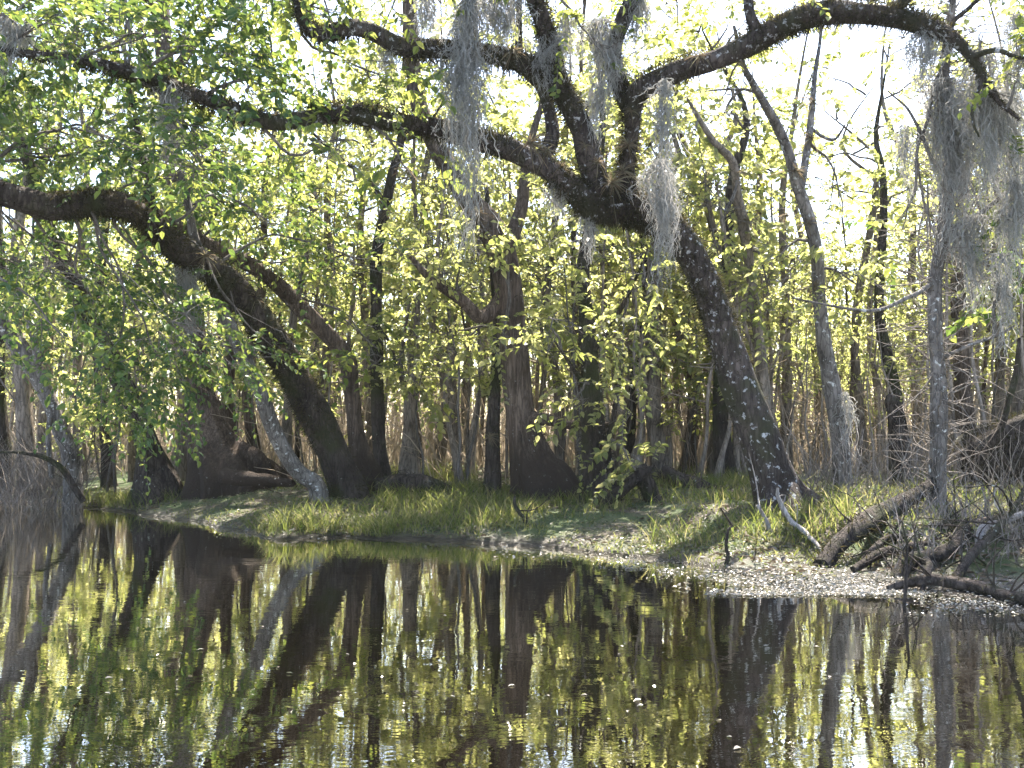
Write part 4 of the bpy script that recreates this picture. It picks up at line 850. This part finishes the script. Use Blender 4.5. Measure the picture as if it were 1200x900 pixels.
fallen('fallen_log', 'brown root arm sprawling right from the flaring cypress buttress', [(262, 558, 15.2, 20), (290, 560, 15.0, 16), (315, 564, 14.8, 12), (342, 566, 14.6, 8)], 'cypress', 10, .12, 3, cat='log')
fallen('fallen_log', 'thick mossy fallen trunk jutting in from the right edge', [(1128, 548, 13.2, 50), (1150, 538, 13.1, 66), (1180, 528, 13.0, 72), (1220, 516, 12.9, 76), (1290, 500, 12.8, 80), (1380, 486, 12.7, 70)], 'dark', 20, .14, 10, 900, cat='log')
fallen('dead_snag', 'broken dark snag with a jagged top behind the right-hand brush', [(1056, 590, 14.2, 36), (1054, 560, 14.2, 26), (1055, 525, 14.2, 24), (1051, 492, 14.2, 22), (1044, 470, 14.2, 16), (1041, 464, 14.2, 4)], 'dark', 12, .16, 3, cat='snag')
fallen('dead_branch', 'thin dark branch curving up from the mossy log to the right edge', [(1112, 588, 12.5, 5), (1130, 560, 12.4, 7), (1150, 535, 12.3, 8), (1172, 500, 12.2, 8), (1185, 460, 12.2, 8), (1192, 430, 12.2, 7), (1196, 395, 12.2, 4)], 'dark', 8, .1, 8, cat='dead branch')
fallen('dead_branch', 'low arching bare branch at the far left waterline', [(98, 588, 16.0, 8), (86, 570, 16.0, 8), (72, 548, 15.9, 7), (50, 536, 15.8, 6), (25, 530, 15.7, 4), (0, 530, 15.7, 3)], 'dark', 8, .1, 5, cat='dead branch')
# fine dead twigs round the lichen trunk
mb = MB(); q = q_g[0]
for k in range(480):
    s = q[RNG.randint(int(len(q) * .1), int(len(q) * .9))]; d = nrm(RNG.normal(0, 1, 3) * [1, .8, .5] + [0, 0, .15]); l = RNG.uniform(.2, .9)
    a = s[:3]; b = a + d * l * .5 + RNG.normal(0, .06, 3); c = a + d * l + RNG.normal(0, .1, 3)
    tube(mb, [np.append(a, .006), np.append(b, .0045), np.append(c, .002)], 4, 0, .1, 0, cap=False)
tag(mb.build('dead_twigs', M['brush'], r_g, np.array(r_g.location)), kind='stuff')

# ------------------------------------------------------------------ light, camera
w = bpy.data.worlds.new('World'); scn.world = w; w.use_nodes = True
nt = w.node_tree; nt.nodes.clear()
sky = nt.nodes.new('ShaderNodeTexSky'); sky.sky_type = 'NISHITA'; sky.sun_disc = False
sky.sun_elevation = math.radians(SUN_EL); sky.sun_rotation = math.radians(SUN_AZ)
sky.air_density = 1.0; sky.dust_density = 2.0; sky.ozone_density = 1.0
bg = nt.nodes.new('ShaderNodeBackground'); bg.inputs['Strength'].default_value = .115
wo = nt.nodes.new('ShaderNodeOutputWorld')
nt.links.new(sky.outputs[0], bg.inputs[0]); nt.links.new(bg.outputs[0], wo.inputs[0])
sl = bpy.data.lights.new('sun', 'SUN'); sl.energy = 5.0; sl.angle = math.radians(.5); sl.color = (1, .93, .82)
so = bpy.data.objects.new('sun', sl); col.objects.link(so)
from mathutils import Vector
so.rotation_euler = Vector(SUNV).to_track_quat('Z', 'Y').to_euler()

veil_mb = MB(); x0, x1, y0, y1, z0, z1 = -60., 60., -12., 90., -2.0, 22.0  # scattering volume added to brighten the dark woods like a lens-flare veil
veil_mb.add([(x0, y0, z0), (x1, y0, z0), (x1, y1, z0), (x0, y1, z0), (x0, y0, z1), (x1, y0, z1), (x1, y1, z1), (x0, y1, z1)], [[3, 2, 1, 0], [4, 5, 6, 7], [0, 1, 5, 4], [1, 2, 6, 5], [2, 3, 7, 6], [3, 0, 4, 7]])
hm, hnt, hout = newmat('added_veil_air')
pv = N(hnt, 'ShaderNodeVolumePrincipled'); pv.inputs['Color'].default_value = (.95, .95, .93, 1); pv.inputs['Density'].default_value = VEIL_DENSITY; pv.inputs['Anisotropy'].default_value = .1
hnt.links.new(pv.outputs[0], hout.inputs['Volume'])
tag(veil_mb.build('added_veil', hm), kind='stuff')
cam = bpy.data.cameras.new('camera'); co = bpy.data.objects.new('camera', cam); col.objects.link(co)
cam.sensor_fit = 'HORIZONTAL'; cam.sensor_width = 36.0; cam.lens = 36.0 * F / 1200.0
cam.clip_start = .05; cam.clip_end = 3000
co.location = (0, 0, CAM_H); co.rotation_euler = (math.pi / 2 + PITCH, 0, 0)
scn.camera = co
scn.view_settings.view_transform = 'Standard'; scn.view_settings.look = 'None'
scn.view_settings.exposure = 2.55; scn.view_settings.gamma = 1
scn.cycles.max_bounces = 7; scn.cycles.diffuse_bounces = 3; scn.cycles.glossy_bounces = 3; scn.cycles.transmission_bounces = 5
scn.cycles.use_denoising = True
scn.cycles.sample_clamp_indirect = 6.0
